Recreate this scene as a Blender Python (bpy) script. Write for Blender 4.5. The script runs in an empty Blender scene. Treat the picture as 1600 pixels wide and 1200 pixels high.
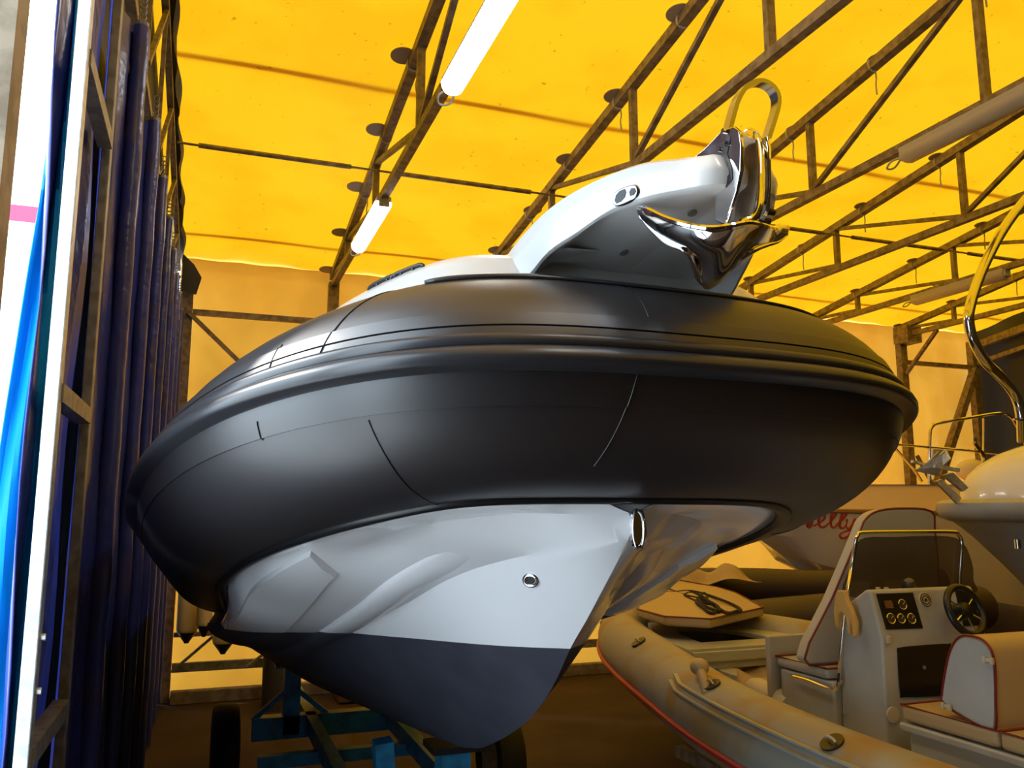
import bpy, bmesh, math, random
from mathutils import Vector as V
random.seed(7)
sc = bpy.context.scene
C = sc.collection
# ------------------------------------------------------------------ camera, world, light, exposure
H = 2.1; FPX = 1300.0; PIT = math.radians(8.75); YAW = math.radians(20.1)
cam_d = bpy.data.cameras.new('camera'); cam = bpy.data.objects.new('camera', cam_d); C.objects.link(cam)
cam.location = (0, 0, H); cam.rotation_euler = (math.pi/2+PIT, 0, -YAW)
cam_d.sensor_fit = 'HORIZONTAL'; cam_d.sensor_width = 36; cam_d.lens = FPX/1600*36
cam_d.clip_start = 0.02; cam_d.clip_end = 200
sc.camera = cam
sc.view_settings.view_transform = 'Standard'; sc.view_settings.look = 'None'
sc.view_settings.gamma = 1; sc.view_settings.use_curve_mapping = False
sc.view_settings.exposure = -0.25
sc.cycles.use_denoising = True
sc.cycles.max_bounces = 8; sc.cycles.transmission_bounces = 6; sc.cycles.diffuse_bounces = 5
sc.cycles.sample_clamp_indirect = 6
w = bpy.data.worlds.new('sky'); sc.world = w; w.use_nodes = True
bg = w.node_tree.nodes['Background']; bg.inputs[0].default_value = (0.70, 0.86, 1.0, 1); bg.inputs[1].default_value = 8.0
sun_d = bpy.data.lights.new('sun', 'SUN'); sun_d.energy = 6.0; sun_d.angle = math.radians(3); sun_d.color = (1, .95, .88)
sun = bpy.data.objects.new('sun', sun_d); C.objects.link(sun); sun.rotation_euler = V((.75, -.45, -.62)).to_track_quat('-Z', 'Y').to_euler()

# ------------------------------------------------------------------ helpers
def ray(px, py):
    u = (px-800)/FPX; v = (600-py)/FPX
    F = math.cos(PIT)-v*math.sin(PIT); Z = v*math.cos(PIT)+math.sin(PIT)
    return V((u*math.cos(YAW)+F*math.sin(YAW), F*math.cos(YAW)-u*math.sin(YAW), Z))
O = V((0, 0, H))
def at(px, py, X=None, Y=None, Z=None, n=None, p=None):
    """the point of a real plane of the place seen at a pixel of the photograph"""
    d = ray(px, py)
    if X is not None: t = X/d.x
    elif Y is not None: t = Y/d.y
    elif Z is not None: t = (Z-H)/d.z
    else: t = n.dot(p-O)/n.dot(d)
    return O+d*t
# main boat frame: s = aft from the bow tip, w = across (+ right), z up
PSI = .0255
BA = V((-math.sin(PSI), math.cos(PSI), 0)); BW = V((math.cos(PSI), math.sin(PSI), 0)); BT = V((1.1012, 1.6521, 0))
def bw(s, w, z): return BT+BA*s+BW*w+V((0, 0, z))
def ats(px, py, s): return at(px, py, n=BA, p=BT+BA*s)
def atw(px, py, w): return at(px, py, n=BW, p=BT+BW*w)
def lin(c): return tuple((x/255/12.92 if x/255 <= .04045 else ((x/255+.055)/1.055)**2.4) for x in c)

def mat(name, col, rough=.5, metal=0, emit=None, es=0, noise=None, bump=None, spec=.5, coat=0, trans=None, alpha=1, specks=False):
    m = bpy.data.materials.new(name); m.use_nodes = True; nt = m.node_tree; N = nt.nodes; L = nt.links
    b = N['Principled BSDF']; b.inputs['Base Color'].default_value = (*col, 1); b.inputs['Roughness'].default_value = rough
    b.inputs['Metallic'].default_value = metal; b.inputs['Specular IOR Level'].default_value = spec
    b.inputs['Coat Weight'].default_value = coat; b.inputs['Coat Roughness'].default_value = .05
    if emit: b.inputs['Emission Color'].default_value = (*emit, 1); b.inputs['Emission Strength'].default_value = es
    tc = N.new('ShaderNodeTexCoord')
    def nz(scale, detail=4):
        t = N.new('ShaderNodeTexNoise'); t.inputs['Scale'].default_value = scale; t.inputs['Detail'].default_value = detail
        L.new(tc.outputs['Object'], t.inputs['Vector']); return t
    colout = None
    if noise:                       # (scale, second colour, low, high)
        t = nz(noise[0]); r = N.new('ShaderNodeValToRGB'); r.color_ramp.elements[0].position = noise[2]; r.color_ramp.elements[1].position = noise[3]
        r.color_ramp.elements[0].color = (*col, 1); r.color_ramp.elements[1].color = (*noise[1], 1)
        L.new(t.outputs['Fac'], r.inputs['Fac']); L.new(r.outputs['Color'], b.inputs['Base Color']); colout = r.outputs['Color']
    if bump:
        t = nz(bump[0], 3); u = N.new('ShaderNodeBump'); u.inputs['Strength'].default_value = bump[1]; u.inputs['Distance'].default_value = bump[2]
        L.new(t.outputs['Fac'], u.inputs['Height']); L.new(u.outputs['Normal'], b.inputs['Normal'])
    if trans:                       # translucent cloth: (colour, share)
        tb = N.new('ShaderNodeBsdfTranslucent'); tb.inputs['Color'].default_value = (*trans[0], 1)
        if noise:
            mx = N.new('ShaderNodeMix'); mx.data_type = 'RGBA'; mx.blend_type = 'MULTIPLY'; mx.inputs[0].default_value = 1
            r2 = N.new('ShaderNodeValToRGB'); r2.color_ramp.elements[0].position = noise[2]; r2.color_ramp.elements[1].position = noise[3]
            r2.color_ramp.elements[0].color = (1, 1, 1, 1); q = [min(1, noise[1][i]/max(col[i], 1e-3)) for i in range(3)]
            r2.color_ramp.elements[1].color = (*q, 1); L.new(t0.outputs['Fac'] if False else r.inputs['Fac'].links[0].from_socket, r2.inputs['Fac'])
            mx.inputs[6].default_value = (*trans[0], 1); L.new(r2.outputs['Color'], mx.inputs[7]); L.new(mx.outputs[2], tb.inputs['Color'])
        ms = N.new('ShaderNodeMixShader'); ms.inputs[0].default_value = trans[1]
        L.new(b.outputs[0], ms.inputs[1]); L.new(tb.outputs[0], ms.inputs[2]); L.new(ms.outputs[0], N['Material Output'].inputs['Surface'])
    if specks:                      # small dirt spots on the cloth
        t = nz(17, 2); r3 = N.new('ShaderNodeValToRGB'); r3.color_ramp.elements[0].position = .70; r3.color_ramp.elements[1].position = .76
        r3.color_ramp.elements[0].color = (0, 0, 0, 1); r3.color_ramp.elements[1].color = (.5, .5, .5, 1); L.new(t.outputs['Fac'], r3.inputs['Fac'])
        dd = N.new('ShaderNodeBsdfDiffuse'); dd.inputs['Color'].default_value = (.10, .06, .01, 1); m2 = N.new('ShaderNodeMixShader')
        L.new(r3.outputs['Color'], m2.inputs[0]); L.new(ms.outputs[0], m2.inputs[1]); L.new(dd.outputs[0], m2.inputs[2]); L.new(m2.outputs[0], N['Material Output'].inputs['Surface'])
    if alpha < 1: b.inputs['Alpha'].default_value = alpha
    return m
M = {}
M['roof'] = mat('roof_fabric', (.85, .46, .045), .6, noise=(1.3, (.80, .41, .03), .45, .62), trans=((.30, .140, .002), .62), specks=True, bump=(1.2, .3, .05))
M['roofseam'] = mat('roof_seam', (.85, .45, .12), .7, trans=((.62, .42, .30), .92))
M['backtarp'] = mat('back_wall_tarp', (.78, .48, .07), .6, noise=(.8, (.66, .38, .05), .4, .6), trans=((.42, .19, .02), .28), bump=(1.5, .35, .06))
M['steel'] = mat('weathered_steel', (.30, .235, .16), .55, .3, noise=(14, (.17, .125, .08), .42, .62))
M['galv'] = mat('galvanised_steel', (.60, .62, .64), .42, .6, noise=(30, (.45, .47, .50), .4, .6))
M['galvdull'] = mat('dull_galvanised_steel', (.30, .29, .27), .5, .4, noise=(22, (.20, .19, .17), .4, .6))
M['blue'] = mat('blue_pvc', (.03, .045, .27), .28, noise=(3, (.055, .05, .17), .48, .66), bump=(9, .5, .02))
M['bluelit'] = mat('bright_blue_tarp', (.002, .30, .80), .55, spec=.1, noise=(2, (.002, .24, .68), .4, .6), bump=(3, .2, .02), trans=((.003, .08, .20), .3))
M['navy'] = mat('navy_pvc', (.02, .025, .06), .45, bump=(4, .3, .03))
M['darktarp'] = mat('dark_tarp', (.05, .045, .045), .7, bump=(6, .5, .03))
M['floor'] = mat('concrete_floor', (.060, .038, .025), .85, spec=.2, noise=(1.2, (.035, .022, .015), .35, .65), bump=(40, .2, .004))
M['disc'] = mat('zinc_disc', (.42, .32, .22), .5)
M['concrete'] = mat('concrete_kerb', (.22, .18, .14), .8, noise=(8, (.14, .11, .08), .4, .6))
M['lampon'] = mat('lit_diffuser', (1, 1, 1), .4, emit=(.96, .98, 1.0), es=22)
M['lampoff'] = mat('unlit_diffuser', (.50, .42, .28), .35)
M['lampbody'] = mat('lamp_body', (.42, .40, .36), .5)
M['cord'] = mat('pale_cord', (.55, .50, .42), .7)
M['rubber'] = mat('charcoal_tube_fabric', (.014, .0118, .0138), .42, bump=(900, .08, .0004), spec=1.0)
M['rubber2'] = mat('charcoal_rub_strip', (.026, .026, .030), .30, bump=(700, .06, .0004), spec=.6)
M['black'] = mat('black_rubber', (.009, .009, .010), .35)
M['tyre'] = mat('tyre_rubber', (.012, .011, .010), .75, bump=(60, .4, .004))
M['gel'] = mat('white_gelcoat', (.74, .74, .75), .16, coat=.5)
M['geldeck'] = mat('white_deck_gelcoat', (.62, .61, .59), .25, coat=.3)
M['anti'] = mat('navy_antifouling', (.030, .031, .046), .6, noise=(6, (.040, .041, .058), .4, .6))
M['chrome'] = mat('polished_steel', (.80, .80, .82), .07, 1)
M['chromed'] = mat('dull_polished_steel', (.42, .43, .47), .18, 1)
M['chrome2'] = mat('bright_steel_tube', (.75, .74, .72), .12, 1)
M['bluepaint'] = mat('blue_painted_steel', (.012, .16, .30), .45, noise=(8, (.01, .09, .17), .45, .6))
M['fender'] = mat('cream_fender', (.72, .60, .38), .5)
M['grey'] = mat('grey_tube_fabric', (.30, .28, .23), .5, noise=(2.2, (.30, .19, .07), .48, .62), bump=(5, .25, .01))
M['red'] = mat('red_rub_strip', (.45, .02, .02), .4)
M['cream'] = mat('cream_vinyl', (.38, .37, .33), .45, bump=(25, .1, .003))
M['cream_rooflit'] = mat('cream_vinyl_rooflit', (.42, .31, .16), .45, bump=(20, .1, .003))  # cream vinyl with the roof's yellow light mixed into its colour
M['piping'] = mat('dark_red_piping', (.17, .012, .014), .45)
M['boatgrey'] = mat('pale_fibreglass', (.40, .42, .41), .35, noise=(4, (.35, .35, .32), .4, .65))
M['panel'] = mat('black_panel', (.008, .007, .006), .3)
M['dial'] = mat('dial_glass', (.06, .05, .04), .1, spec=.8)
M['white'] = mat('white_plastic', (.50, .44, .34), .4)
M['glass'] = mat('smoked_screen', (.06, .04, .025), .08, alpha=.62)
M['glove'] = mat('yellow_leather_glove', (.62, .40, .12), .8, bump=(40, .5, .01))
M['rope'] = mat('black_rope', (.010, .009, .009), .85, bump=(120, .6, .003))
M['cloth'] = mat('crumpled_cloth', (.40, .30, .19), .8, bump=(6, .9, .05))
M['nelly'] = mat('cream_hull', (.78, .70, .61), .22, coat=.3)
M['nellytop'] = mat('pinkish_deck', (.84, .64, .48), .35)
M['tan'] = mat('tan_rub_strip', (.30, .17, .06), .5)
M['letter'] = mat('brick_red_lettering', (.45, .05, .02), .4)
M['wood'] = mat('brown_wood', (.16, .07, .03), .6, noise=(7, (.09, .04, .02), .4, .6))
M['darkgrey'] = mat('dark_grey_tube', (.05, .036, .046), .5)
M['outwall'] = mat('white_building_wall', (.80, .82, .85), .7)
M['redband'] = mat('crimson_band', (.55, .03, .08), .6)
M['outground'] = mat('pale_yard', (.70, .70, .69), .8, noise=(2, (.62, .62, .61), .4, .6))

def empty(name, loc=(0, 0, 0), label=None, cat=None, group=None, kind=None):
    o = bpy.data.objects.new(name, None); C.objects.link(o); o.location = loc; o.empty_display_size = .1
    tag(o, label, cat, group, kind); return o
def tag(o, label=None, cat=None, group=None, kind=None):
    if label: o['label'] = label
    if cat: o['category'] = cat
    if group: o['group'] = group
    if kind: o['kind'] = kind
    return o
def origin(o):
    v = V((0, 0, 0))
    while o is not None: v = v+V(o.location); o = o.parent
    return v
class MB:
    def __init__(s): s.v = []; s.f = []
    def add(s, vs, fs):
        k = len(s.v); s.v += [V(x) for x in vs]; s.f += [tuple(i+k for i in f) for f in fs]; return s
    def box(s, c, sz, rz=0):
        c = V(c); a, b, d = sz[0]/2, sz[1]/2, sz[2]/2; cr, sr = math.cos(rz), math.sin(rz)
        vs = [c+V((x*cr-y*sr, x*sr+y*cr, z)) for x in (-a, a) for y in (-b, b) for z in (-d, d)]
        return s.add(vs, [(0, 1, 3, 2), (4, 6, 7, 5), (0, 4, 5, 1), (2, 3, 7, 6), (0, 2, 6, 4), (1, 5, 7, 3)])
    def bar(s, p, q, a, b=None, up=(0, 0, 1)):
        """rectangular bar from p to q: a across, b along 'up'"""
        b = b or a; p = V(p); q = V(q); d = (q-p).normalized(); u = V(up)
        if abs(d.dot(u)) > .98: u = V((0, 1, 0))
        x = d.cross(u).normalized(); y = x.cross(d).normalized()
        vs = [e+x*i*a/2+y*j*b/2 for e in (p, q) for i, j in ((-1, -1), (1, -1), (1, 1), (-1, 1))]
        return s.add(vs, [(3, 2, 1, 0), (4, 5, 6, 7), (0, 1, 5, 4), (1, 2, 6, 5), (2, 3, 7, 6), (3, 0, 4, 7)])
    def tube(s, pts, r, n=10, cap=True, closed=False, flat=None):
        """round (or flat=(ra, rb, up)) section swept along pts; r a number or list"""
        pts = [V(p) for p in pts]; m = len(pts); rs = r if isinstance(r, (list, tuple)) else [r]*m
        tg = []
        for i in range(m):
            a = pts[i-1] if (i or closed) else pts[i]; b = pts[(i+1) % m] if (i < m-1 or closed) else pts[i]
            tg.append((b-a).normalized())
        ref = V(flat[2]) if flat else (V((0, 0, 1)) if abs(tg[0].z) < .9 else V((0, 1, 0)))
        x = tg[0].cross(ref).normalized(); vs = []
        for i in range(m):
            if flat: x = tg[i].cross(ref); x = x.normalized() if x.length > 1e-4 else V((1, 0, 0))
            else:
                x = (x-tg[i]*x.dot(tg[i])).normalized()
            y = x.cross(tg[i]).normalized()
            for k in range(n):
                a = 2*math.pi*(k+.5)/n
                if flat:
                    ca, sa = math.cos(a), math.sin(a)
                    if n == 4: ca = math.copysign(1, ca); sa = math.copysign(1, sa)
                    vs.append(pts[i]+x*ca*flat[0]*rs[i]+y*sa*flat[1]*rs[i])
                else: vs.append(pts[i]+(x*math.cos(a)+y*math.sin(a))*rs[i])
        fs = []
        for i in range(m if closed else m-1):
            j = (i+1) % m
            for k in range(n): fs.append((i*n+k, i*n+(k+1) % n, j*n+(k+1) % n, j*n+k))
        if cap and not closed: fs += [tuple(range(n-1, -1, -1)), tuple((m-1)*n+k for k in range(n))]
        return s.add(vs, fs)
    def grid(s, rows, closed=False):
        n = len(rows[0]); vs = [p for r in rows for p in r]; fs = []
        for i in range(len(rows)-1):
            for k in range(n if closed else n-1):
                l = (k+1) % n; fs.append((i*n+k, i*n+l, (i+1)*n+l, (i+1)*n+k))
        return s.add(vs, fs)
    def plate(s, poly, t):
        """polygon extruded by vector t"""
        poly = [V(p) for p in poly]; t = V(t); n = len(poly)
        return s.add(poly+[p+t for p in poly], [tuple(range(n-1, -1, -1)), tuple(range(n, 2*n))]+[(i, (i+1) % n, n+(i+1) % n, n+i) for i in range(n)])
    def disc(s, c, axis, r, h, n=20):
        a = V(axis).normalized(); c = V(c); return s.tube([c-a*h/2, c+a*h/2], r, n)
    def ball(s, c, r, n=12, m=8, sq=(1, 1, 1)):
        c = V(c); rows = []
        for i in range(m+1):
            t = math.pi*i/m; rows.append([c+V((r*sq[0]*math.sin(t)*math.cos(2*math.pi*k/n), r*sq[1]*math.sin(t)*math.sin(2*math.pi*k/n), r*sq[2]*math.cos(t))) for k in range(n)])
        return s.grid(rows, True)
    def build(s, name, m, parent=None, smooth=False, bevel=0, loc=None, seg=2, solid=0, sub=0, off=0):
        o0 = origin(parent) if parent is not None else V(loc or (0, 0, 0))
        me = bpy.data.meshes.new(name); me.from_pydata([tuple(p-o0) for p in s.v], [], s.f); me.materials.append(m if not isinstance(m, str) else M[m])
        b = bmesh.new(); b.from_mesh(me); bmesh.ops.remove_doubles(b, verts=b.verts, dist=1e-5); bmesh.ops.recalc_face_normals(b, faces=b.faces); b.to_mesh(me); b.free()
        o = bpy.data.objects.new(name, me); C.objects.link(o)
        if parent is not None: o.parent = parent
        else: o.location = o0
        if smooth:
            for p in me.polygons: p.use_smooth = True
            me.set_sharp_from_angle(angle=math.radians(smooth if smooth > 1 else 40))
        if solid: q = o.modifiers.new('solid', 'SOLIDIFY'); q.thickness = solid; q.offset = off
        if sub: q = o.modifiers.new('sub', 'SUBSURF'); q.levels = sub; q.render_levels = sub
        if bevel: q = o.modifiers.new('bevel', 'BEVEL'); q.width = bevel; q.segments = seg; q.limit_method = 'ANGLE'; q.angle_limit = math.radians(35)
        return o
def cr(pts, k=8, closed=False):
    """Catmull-Rom through the points"""
    pts = [V(p) for p in pts]; n = len(pts); out = []
    for i in range(n if closed else n-1):
        g = (lambda j: pts[j % n]) if closed else (lambda j: pts[max(0, min(n-1, j))])
        a, b, c, d = g(i-1), g(i), g(i+1), g(i+2)
        for j in range(k):
            t = j/k; out.append(.5*((2*b)+(c-a)*t+(2*a-5*b+4*c-d)*t*t+(3*b-a-3*c+d)*t**3))
    if not closed: out.append(pts[-1])
    return out
from mathutils.bvhtree import BVHTree
def surf(mb, px, py, d=.0):
    """point of a built surface seen at a pixel, lifted d off it"""
    q = BVHTree.FromPolygons(mb.v, mb.f).ray_cast(O, ray(px, py).normalized())
    return None if q[0] is None else q[0]-ray(px, py).normalized()*d
def cr2(L): return [(p.x, p.y) for p in cr([V((x, y, 0)) for x, y in L], 3, True)]
def copy_tree(o, parent=None):
    c = o.copy(); C.objects.link(c); c.parent = parent
    for ch in list(o.children): copy_tree(ch, c)
    return c
def struct(o, kind='structure'): o['kind'] = kind; return o

# ------------------------------------------------------------------ the hall
XL, XR, YB, YF = -.42, 12.45, 10.62, -7.0
SL = .135
def zroof(y): return 5.16+SL*(YB-y)
# floor
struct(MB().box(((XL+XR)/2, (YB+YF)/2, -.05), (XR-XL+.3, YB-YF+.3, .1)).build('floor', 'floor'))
# roof fabric, slightly wavy sheet
rows = []
for j in range(61):
    y = YF+(YB+.15-YF)*j/60
    rows.append([V((XL-.2+(XR+.25-XL)*i/70, y, zroof(y)+.035+.02*abs(math.sin(math.pi*((XL-.05+(XR+.1-XL)*i/70)-1.41)/1.86)))) for i in range(71)])
ceil = struct(MB().grid(rows).build('ceiling', 'roof', smooth=True))
for y in (6.74, 10.0, 3.48, .2):
    MB().bar((XL-.1, y, zroof(y)+.070), (XR, y, zroof(y)+.070), .004, .065, up=(0, 1, -SL)).build('fabric_seam', 'roofseam', ceil)
# back wall: billowing tarp
rows = []
for j in range(31):
    z = 5.19*j/30
    rows.append([V((XL+(XR-XL)*i/90, YB+.04+.05*math.sin(2.2*i/5+.3*z)*math.sin(math.pi*z/5.2)+.02*math.sin(i*1.7+z*3), z)) for i in range(91)])
struct(MB().grid(rows).build('wall_back', 'backtarp', smooth=True))
# right gable wall, dark curtains
rows = []
for j in range(2):
    rows.append([V((XR+.05*math.sin(y*5), y, (0, zroof(y)+.05)[j])) for y in [YF+(YB-YF)*i/120 for i in range(121)]])
struct(MB().grid(rows).build('wall_right', 'navy', smooth=True))
struct(MB().box(((XL+XR)/2, YF-.05, 3.9), (XR-XL+.2, .08, 7.9)).build('wall_front', 'darktarp'))
# left gable: dark tarp above the curtains, wall behind the camera
g = MB()
g.add([(XL-.14, 2.0, 4.45), (XL-.14, YB, 4.45), (XL-.14, YB, zroof(YB)+.04), (XL-.14, 2.0, zroof(2.0)+.04)], [(0, 1, 2, 3)])
g.add([(XL-.14, YF, 0), (XL-.14, .9, 0), (XL-.14, .9, zroof(.9)), (XL-.14, YF, zroof(YF))], [(0, 1, 2, 3)])
g.add([(XL-.14, .9, 4.4), (XL-.14, 2.0, 4.45), (XL-.14, 2.0, zroof(2.0)+.04), (XL-.14, .9, zroof(.9)+.04)], [(0, 1, 2, 3)])
g.add([(XL-.14, 3.1, 0), (XL-.14, YB, 0), (XL-.14, YB, 4.45), (XL-.14, 3.1, 4.45)], [(0, 1, 2, 3)])
struct(g.build('wall_left', 'darktarp', solid=.02))
# ragged fabric hem hanging down the gable edge of the roof
rows = []
for i in range(90):
    y = 1.0+(YB-1.0)*i/89; d = .10+.035*math.sin(i*.9)+.03*math.sin(i*.37+1)
    rows.append([V((XL-.04, y, zroof(y)+.03)), V((XL+.045+.02*math.sin(i*.7), y, zroof(y)-.03)), V((XL+.03+.015*math.sin(i), y, zroof(y)-d))])
tag(MB().grid(rows).build('roof_hem', 'darktarp', smooth=True), 'ragged dark fabric hem hanging along the left edge of the yellow roof', 'fabric')
fl = MB(); fl.plate([(XL+.03, 10.25, 5.12), (XL+.16, 10.25, 5.0), (XL+.25, 10.25, 4.85), (XL+.20, 10.25, 4.64), (XL+.03, 10.25, 4.66)], (0, .012, 0))
tag(fl.build('fabric_flap', 'navy'), 'dark fabric flap hanging in the far left roof corner', 'fabric')

# trusses
VY = (9.42, 7.72, 5.92, 4.09, 2.27, .45, -1.4)
TX = [1.41+1.86*k for k in range(6)]
def truss(x, label, gable=False):
    r = empty('roof_truss', (x, YB, 4.9), label, 'roof truss', 'steel trusses under the yellow roof')
    zt = lambda y: zroof(y)-.06
    MB().bar((x, YB-.02, zt(YB-.02)), (x, -3, zt(-3)), .085, .085).build('top_chord', 'steel', r)
    MB().bar((x, YB-.15, 4.98), (x, -3, 5.02), .07, .07).build('bottom_chord', 'steel', r)
    for i, y in enumerate(VY):
        MB().bar((x, y, 5.02), (x, y, zt(y)), .06, .05).build('vertical_web', 'steel', r)
        y2 = VY[i-1] if i else YB-.15
        if i != 3: MB().bar((x, y+.03, 5.03), (x, y2-.03, zt(y2)-.02), .045, .04).build('diagonal_web', 'steel', r)
    MB().bar((x, VY[2], 5.04), (x, VY[3]+.05, zt(VY[3])-.02), .045, .04).build('diagonal_web', 'steel', r)
    sh = .12 if not gable else .05
    for k in range(7):
        y = 10.5-1.08*k; z = zt(y)
        if y < 3.4: break
        dx = -.085 if (x < 2) else random.choice((-.03, .03))
        MB().disc((x+dx, y, z+.055), (0, -SL, -1), .105 if x < 4 else .075, .006, 28).build('washer_disc', 'disc', r, smooth=True)
        c = V((x, y+.01, z)); t = MB()
        t.tube([c+V((.052*math.cos(a), 0, .055*math.sin(a))) for a in [2*math.pi*q/12 for q in range(12)]], .009, 6, closed=True)
        if (k+int(x)) % 2 or x > 5:
            t.tube(cr([c+V((.02, 0, -.035)), c+V((.035, .01, -.11)), c+V((.025, .01, -.17)), c+V((.04, .02, -.25))], 4), .007, 5)
        t.build('cable_tie', 'cord', r, smooth=True)
    return r
TL = ['leftmost free-standing steel roof truss, the one carrying two lit tube lamps', 'second steel roof truss from the left, plain, beyond the boat platform',
      'steel roof truss just right of the anchor, carrying the nearer unlit lamp', 'steel roof truss between the two that carry unlit lamps',
      'steel roof truss carrying the farther unlit lamp', 'rightmost steel roof truss, meeting the bracketed far column']
for x, l in zip(TX, TL): truss(x, l)
# gable truss over the curtains
r = empty('gable_frame', (-.44, YB, 4.5), 'dark steel lattice frame above the blue curtains', 'steel frame')
zt = lambda y: zroof(y)-.16
MB().bar((-.46, YB-.1, 4.62), (-.46, 2.3, 4.52), .05, .06).build('bottom_chord', 'steel', r)
MB().bar((-.44, YB-.1, zt(YB)), (-.44, 1.5, zt(1.5)), .05, .05).build('top_chord', 'steel', r)
for i, y in enumerate((9.6, 8.4, 7.2, 6.0, 4.8, 3.6)):
    MB().bar((-.44, y, 4.6), (-.44, y, zt(y)), .03).build('vertical_web', 'steel', r)
    MB().bar((-.43, y, 4.6), (-.43, y+1.15, zt(y+1.15)), .03).build('diagonal_web', 'steel', r)
# tie rods between trusses
xs = [-.40]+TX+[12.4]
nm = ['leftmost', 'second from the left', 'third from the left', 'fourth from the left', 'fifth from the left', 'sixth from the left', 'rightmost']
for i in range(7):
    r = empty('tie_rod', (xs[i], 7.68, 5.38), 'thin steel tie rod between roof trusses, bay '+nm[i], 'tie rod', 'tie rods across the trusses')
    a = V((xs[i], 7.9, 5.42)) if i == 0 else V((xs[i], 7.66, 5.38)); b = V((xs[i+1], 7.66, 5.38))
    if i == 0: a = V((-.40, 7.70, 5.40))
    MB().tube([a, b], .011, 8).build('rod', 'steel', r)
    MB().tube([a.lerp(b, .10), a.lerp(b, .86)], .024, 10).build('sleeve', 'steel', r, smooth=True)

# lamps
def lamp(x, y0, y1, z, on, label, group):
    r = empty('tube_lamp', (x, y1, z), label, 'lamp', group)
    def prof(w, h, dz): # half-round prism along Y
        m = MB(); rows = []
        for y, k in ((y0+.01, .82), (y0+.04, 1), (y1-.04, 1), (y1-.01, .82)):
            rows.append([V((x+w*k*math.cos(a), y, z+dz-h*k*math.sin(a))) for a in [math.pi*q/10 for q in range(11)]]+[V((x-w*k, y, z+dz+.012)), V((x+w*k, y, z+dz+.012))])
        m.grid(rows, True); n = 13; m.f += [tuple(range(n)), tuple(range(3*n, 4*n))]; return m
    prof(.078, .075, 0).build('diffuser', 'lampon' if on else 'lampoff', r, smooth=True)
    MB().box((x, (y0+y1)/2, z+.035), (.135, y1-y0, .05)).build('housing', 'lampbody', r, bevel=.008)
    for y in (y0, y1): MB().box((x, y, z+.0), (.10, .035, .085)).build('end_cap', 'lampbody', r, bevel=.01)
    t = MB(); c = V((x, y1+.03, z+.0))
    t.tube(cr([c, c+V((-.06, .05, -.02)), c+V((-.04, .12, -.05)), c+V((.04, .12, -.03)), c+V((.05, .06, .04)), c+V((.02, .16, .06))], 6), .008, 8)
    t.build('cable', 'lampbody', r, smooth=True)
    for q in (.25, .75):
        y = y0+(y1-y0)*q; MB().tube([V((x, y, z+.05)), V((x, y, z+.13))], .012, 8).build('clamp', 'galvdull', r)
    return r
lamp(1.41, 7.28, 8.68, 4.92, True, 'lit white tube lamp, the farther one, on the leftmost truss', 'lit lamps on the leftmost truss')
lamp(1.41, 3.65, 5.05, 4.92, True, 'large glaring white tube lamp at the top edge, nearer of the lit pair', 'lit lamps on the leftmost truss')
lamp(1.41, -.1, 1.3, 4.92, True, 'added tube lamp over the camera on the leftmost truss, unseen, for more white light', 'lit lamps on the leftmost truss')  # added lamp, never in view, brings more white light onto the boats
lamp(5.13, 3.45, 4.85, 4.92, False, 'long unlit tube lamp under the truss, upper right, nearer of the unlit pair', 'unlit lamps on the right')
lamp(8.85, 7.0, 8.4, 4.92, False, 'small unlit tube lamp far right, behind the curved steel tube', 'unlit lamps on the right')

# back-wall columns, girts, braces
def column(x, label, bracket=False):
    r = empty('wall_column', (x, YB-.12, 0), label, 'steel column', 'columns along the back wall')
    MB().box((x, YB-.12, 2.5), (.13, .12, 5.0)).build('post', 'steel', r)
    MB().box((x, YB-.12, .02), (.3, .14, .04)).build('base_plate', 'steel', r)
    if bracket:
        MB().box((x+.02, YB-.25, 4.98), (.3, .3, .28)).build('head_bracket', 'steel', r)
        MB().bar((x, YB-.2, 4.35), (x+.02, YB-.85, 4.95), .05).build('knee_brace', 'steel', r)
column(TX[0], 'steel column of the back wall under the lamp-carrying truss')
column(TX[5], 'far steel column with a bracketed head, right of the charcoal boat', True)
column(12.28, 'rightmost steel column at the dark wall corner')
column(XL+.1, 'slim steel column in the far left corner by the curtains')
def girt(x0, x1, z, label, t=.07):
    r = tag(MB().bar((x0, YB-.12, z), (x1, YB-.12, z), .06, t).build('wall_rail', 'galvdull' if z < 1 else 'steel', loc=((x0+x1)/2, YB-.12, z)), label, 'rail', 'horizontal rails on the back wall')
girt(XL+.17, TX[0]-.07, 4.48, 'horizontal steel rail high on the back wall beside the curtains')
girt(TX[5]+.07, 12.2, 4.55, 'horizontal steel rail high on the yellow wall at far right')
girt(XL+.17, TX[5]-.1, .72, 'upper low rail across the back wall behind the fenders', .05)
girt(XL+.17, TX[5]-.1, .36, 'lower rail across the foot of the back wall', .10)
def brace(p, q, label, t=.06):
    tag(MB().bar(p, q, t, t*.8).build('wall_brace', 'steel', loc=V(p)), label, 'brace', 'diagonal braces on the back wall')
brace((XL+.12, YB-.2, 4.46), (TX[0]-.05, YB-.2, 2.9), 'diagonal steel brace on the back wall left of the boat')
brace((12.22, YB-.2, 4.5), (10.85, YB-.2, 1.9), 'thick diagonal steel brace on the yellow wall at far right', .13)
brace((10.78, YB-.22, 3.0), (11.45, YB-.22, 1.9), 'short thin brace low on the far right wall, by the pulpit rail', .05)
for q, (x0, x1) in enumerate(((-.25, .35), (.55, 1.25))):
    tag(MB().bar((x0, YB-.2, .33+.0*q), (x1, YB-.2, .85), .045, .03).build('wall_brace', 'galvdull', loc=(x0, YB-.2, .3)), ('short grey brace low in the far left corner', 'short grey brace low on the back wall beside the corner one')[q], 'brace', 'short low braces')
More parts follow.
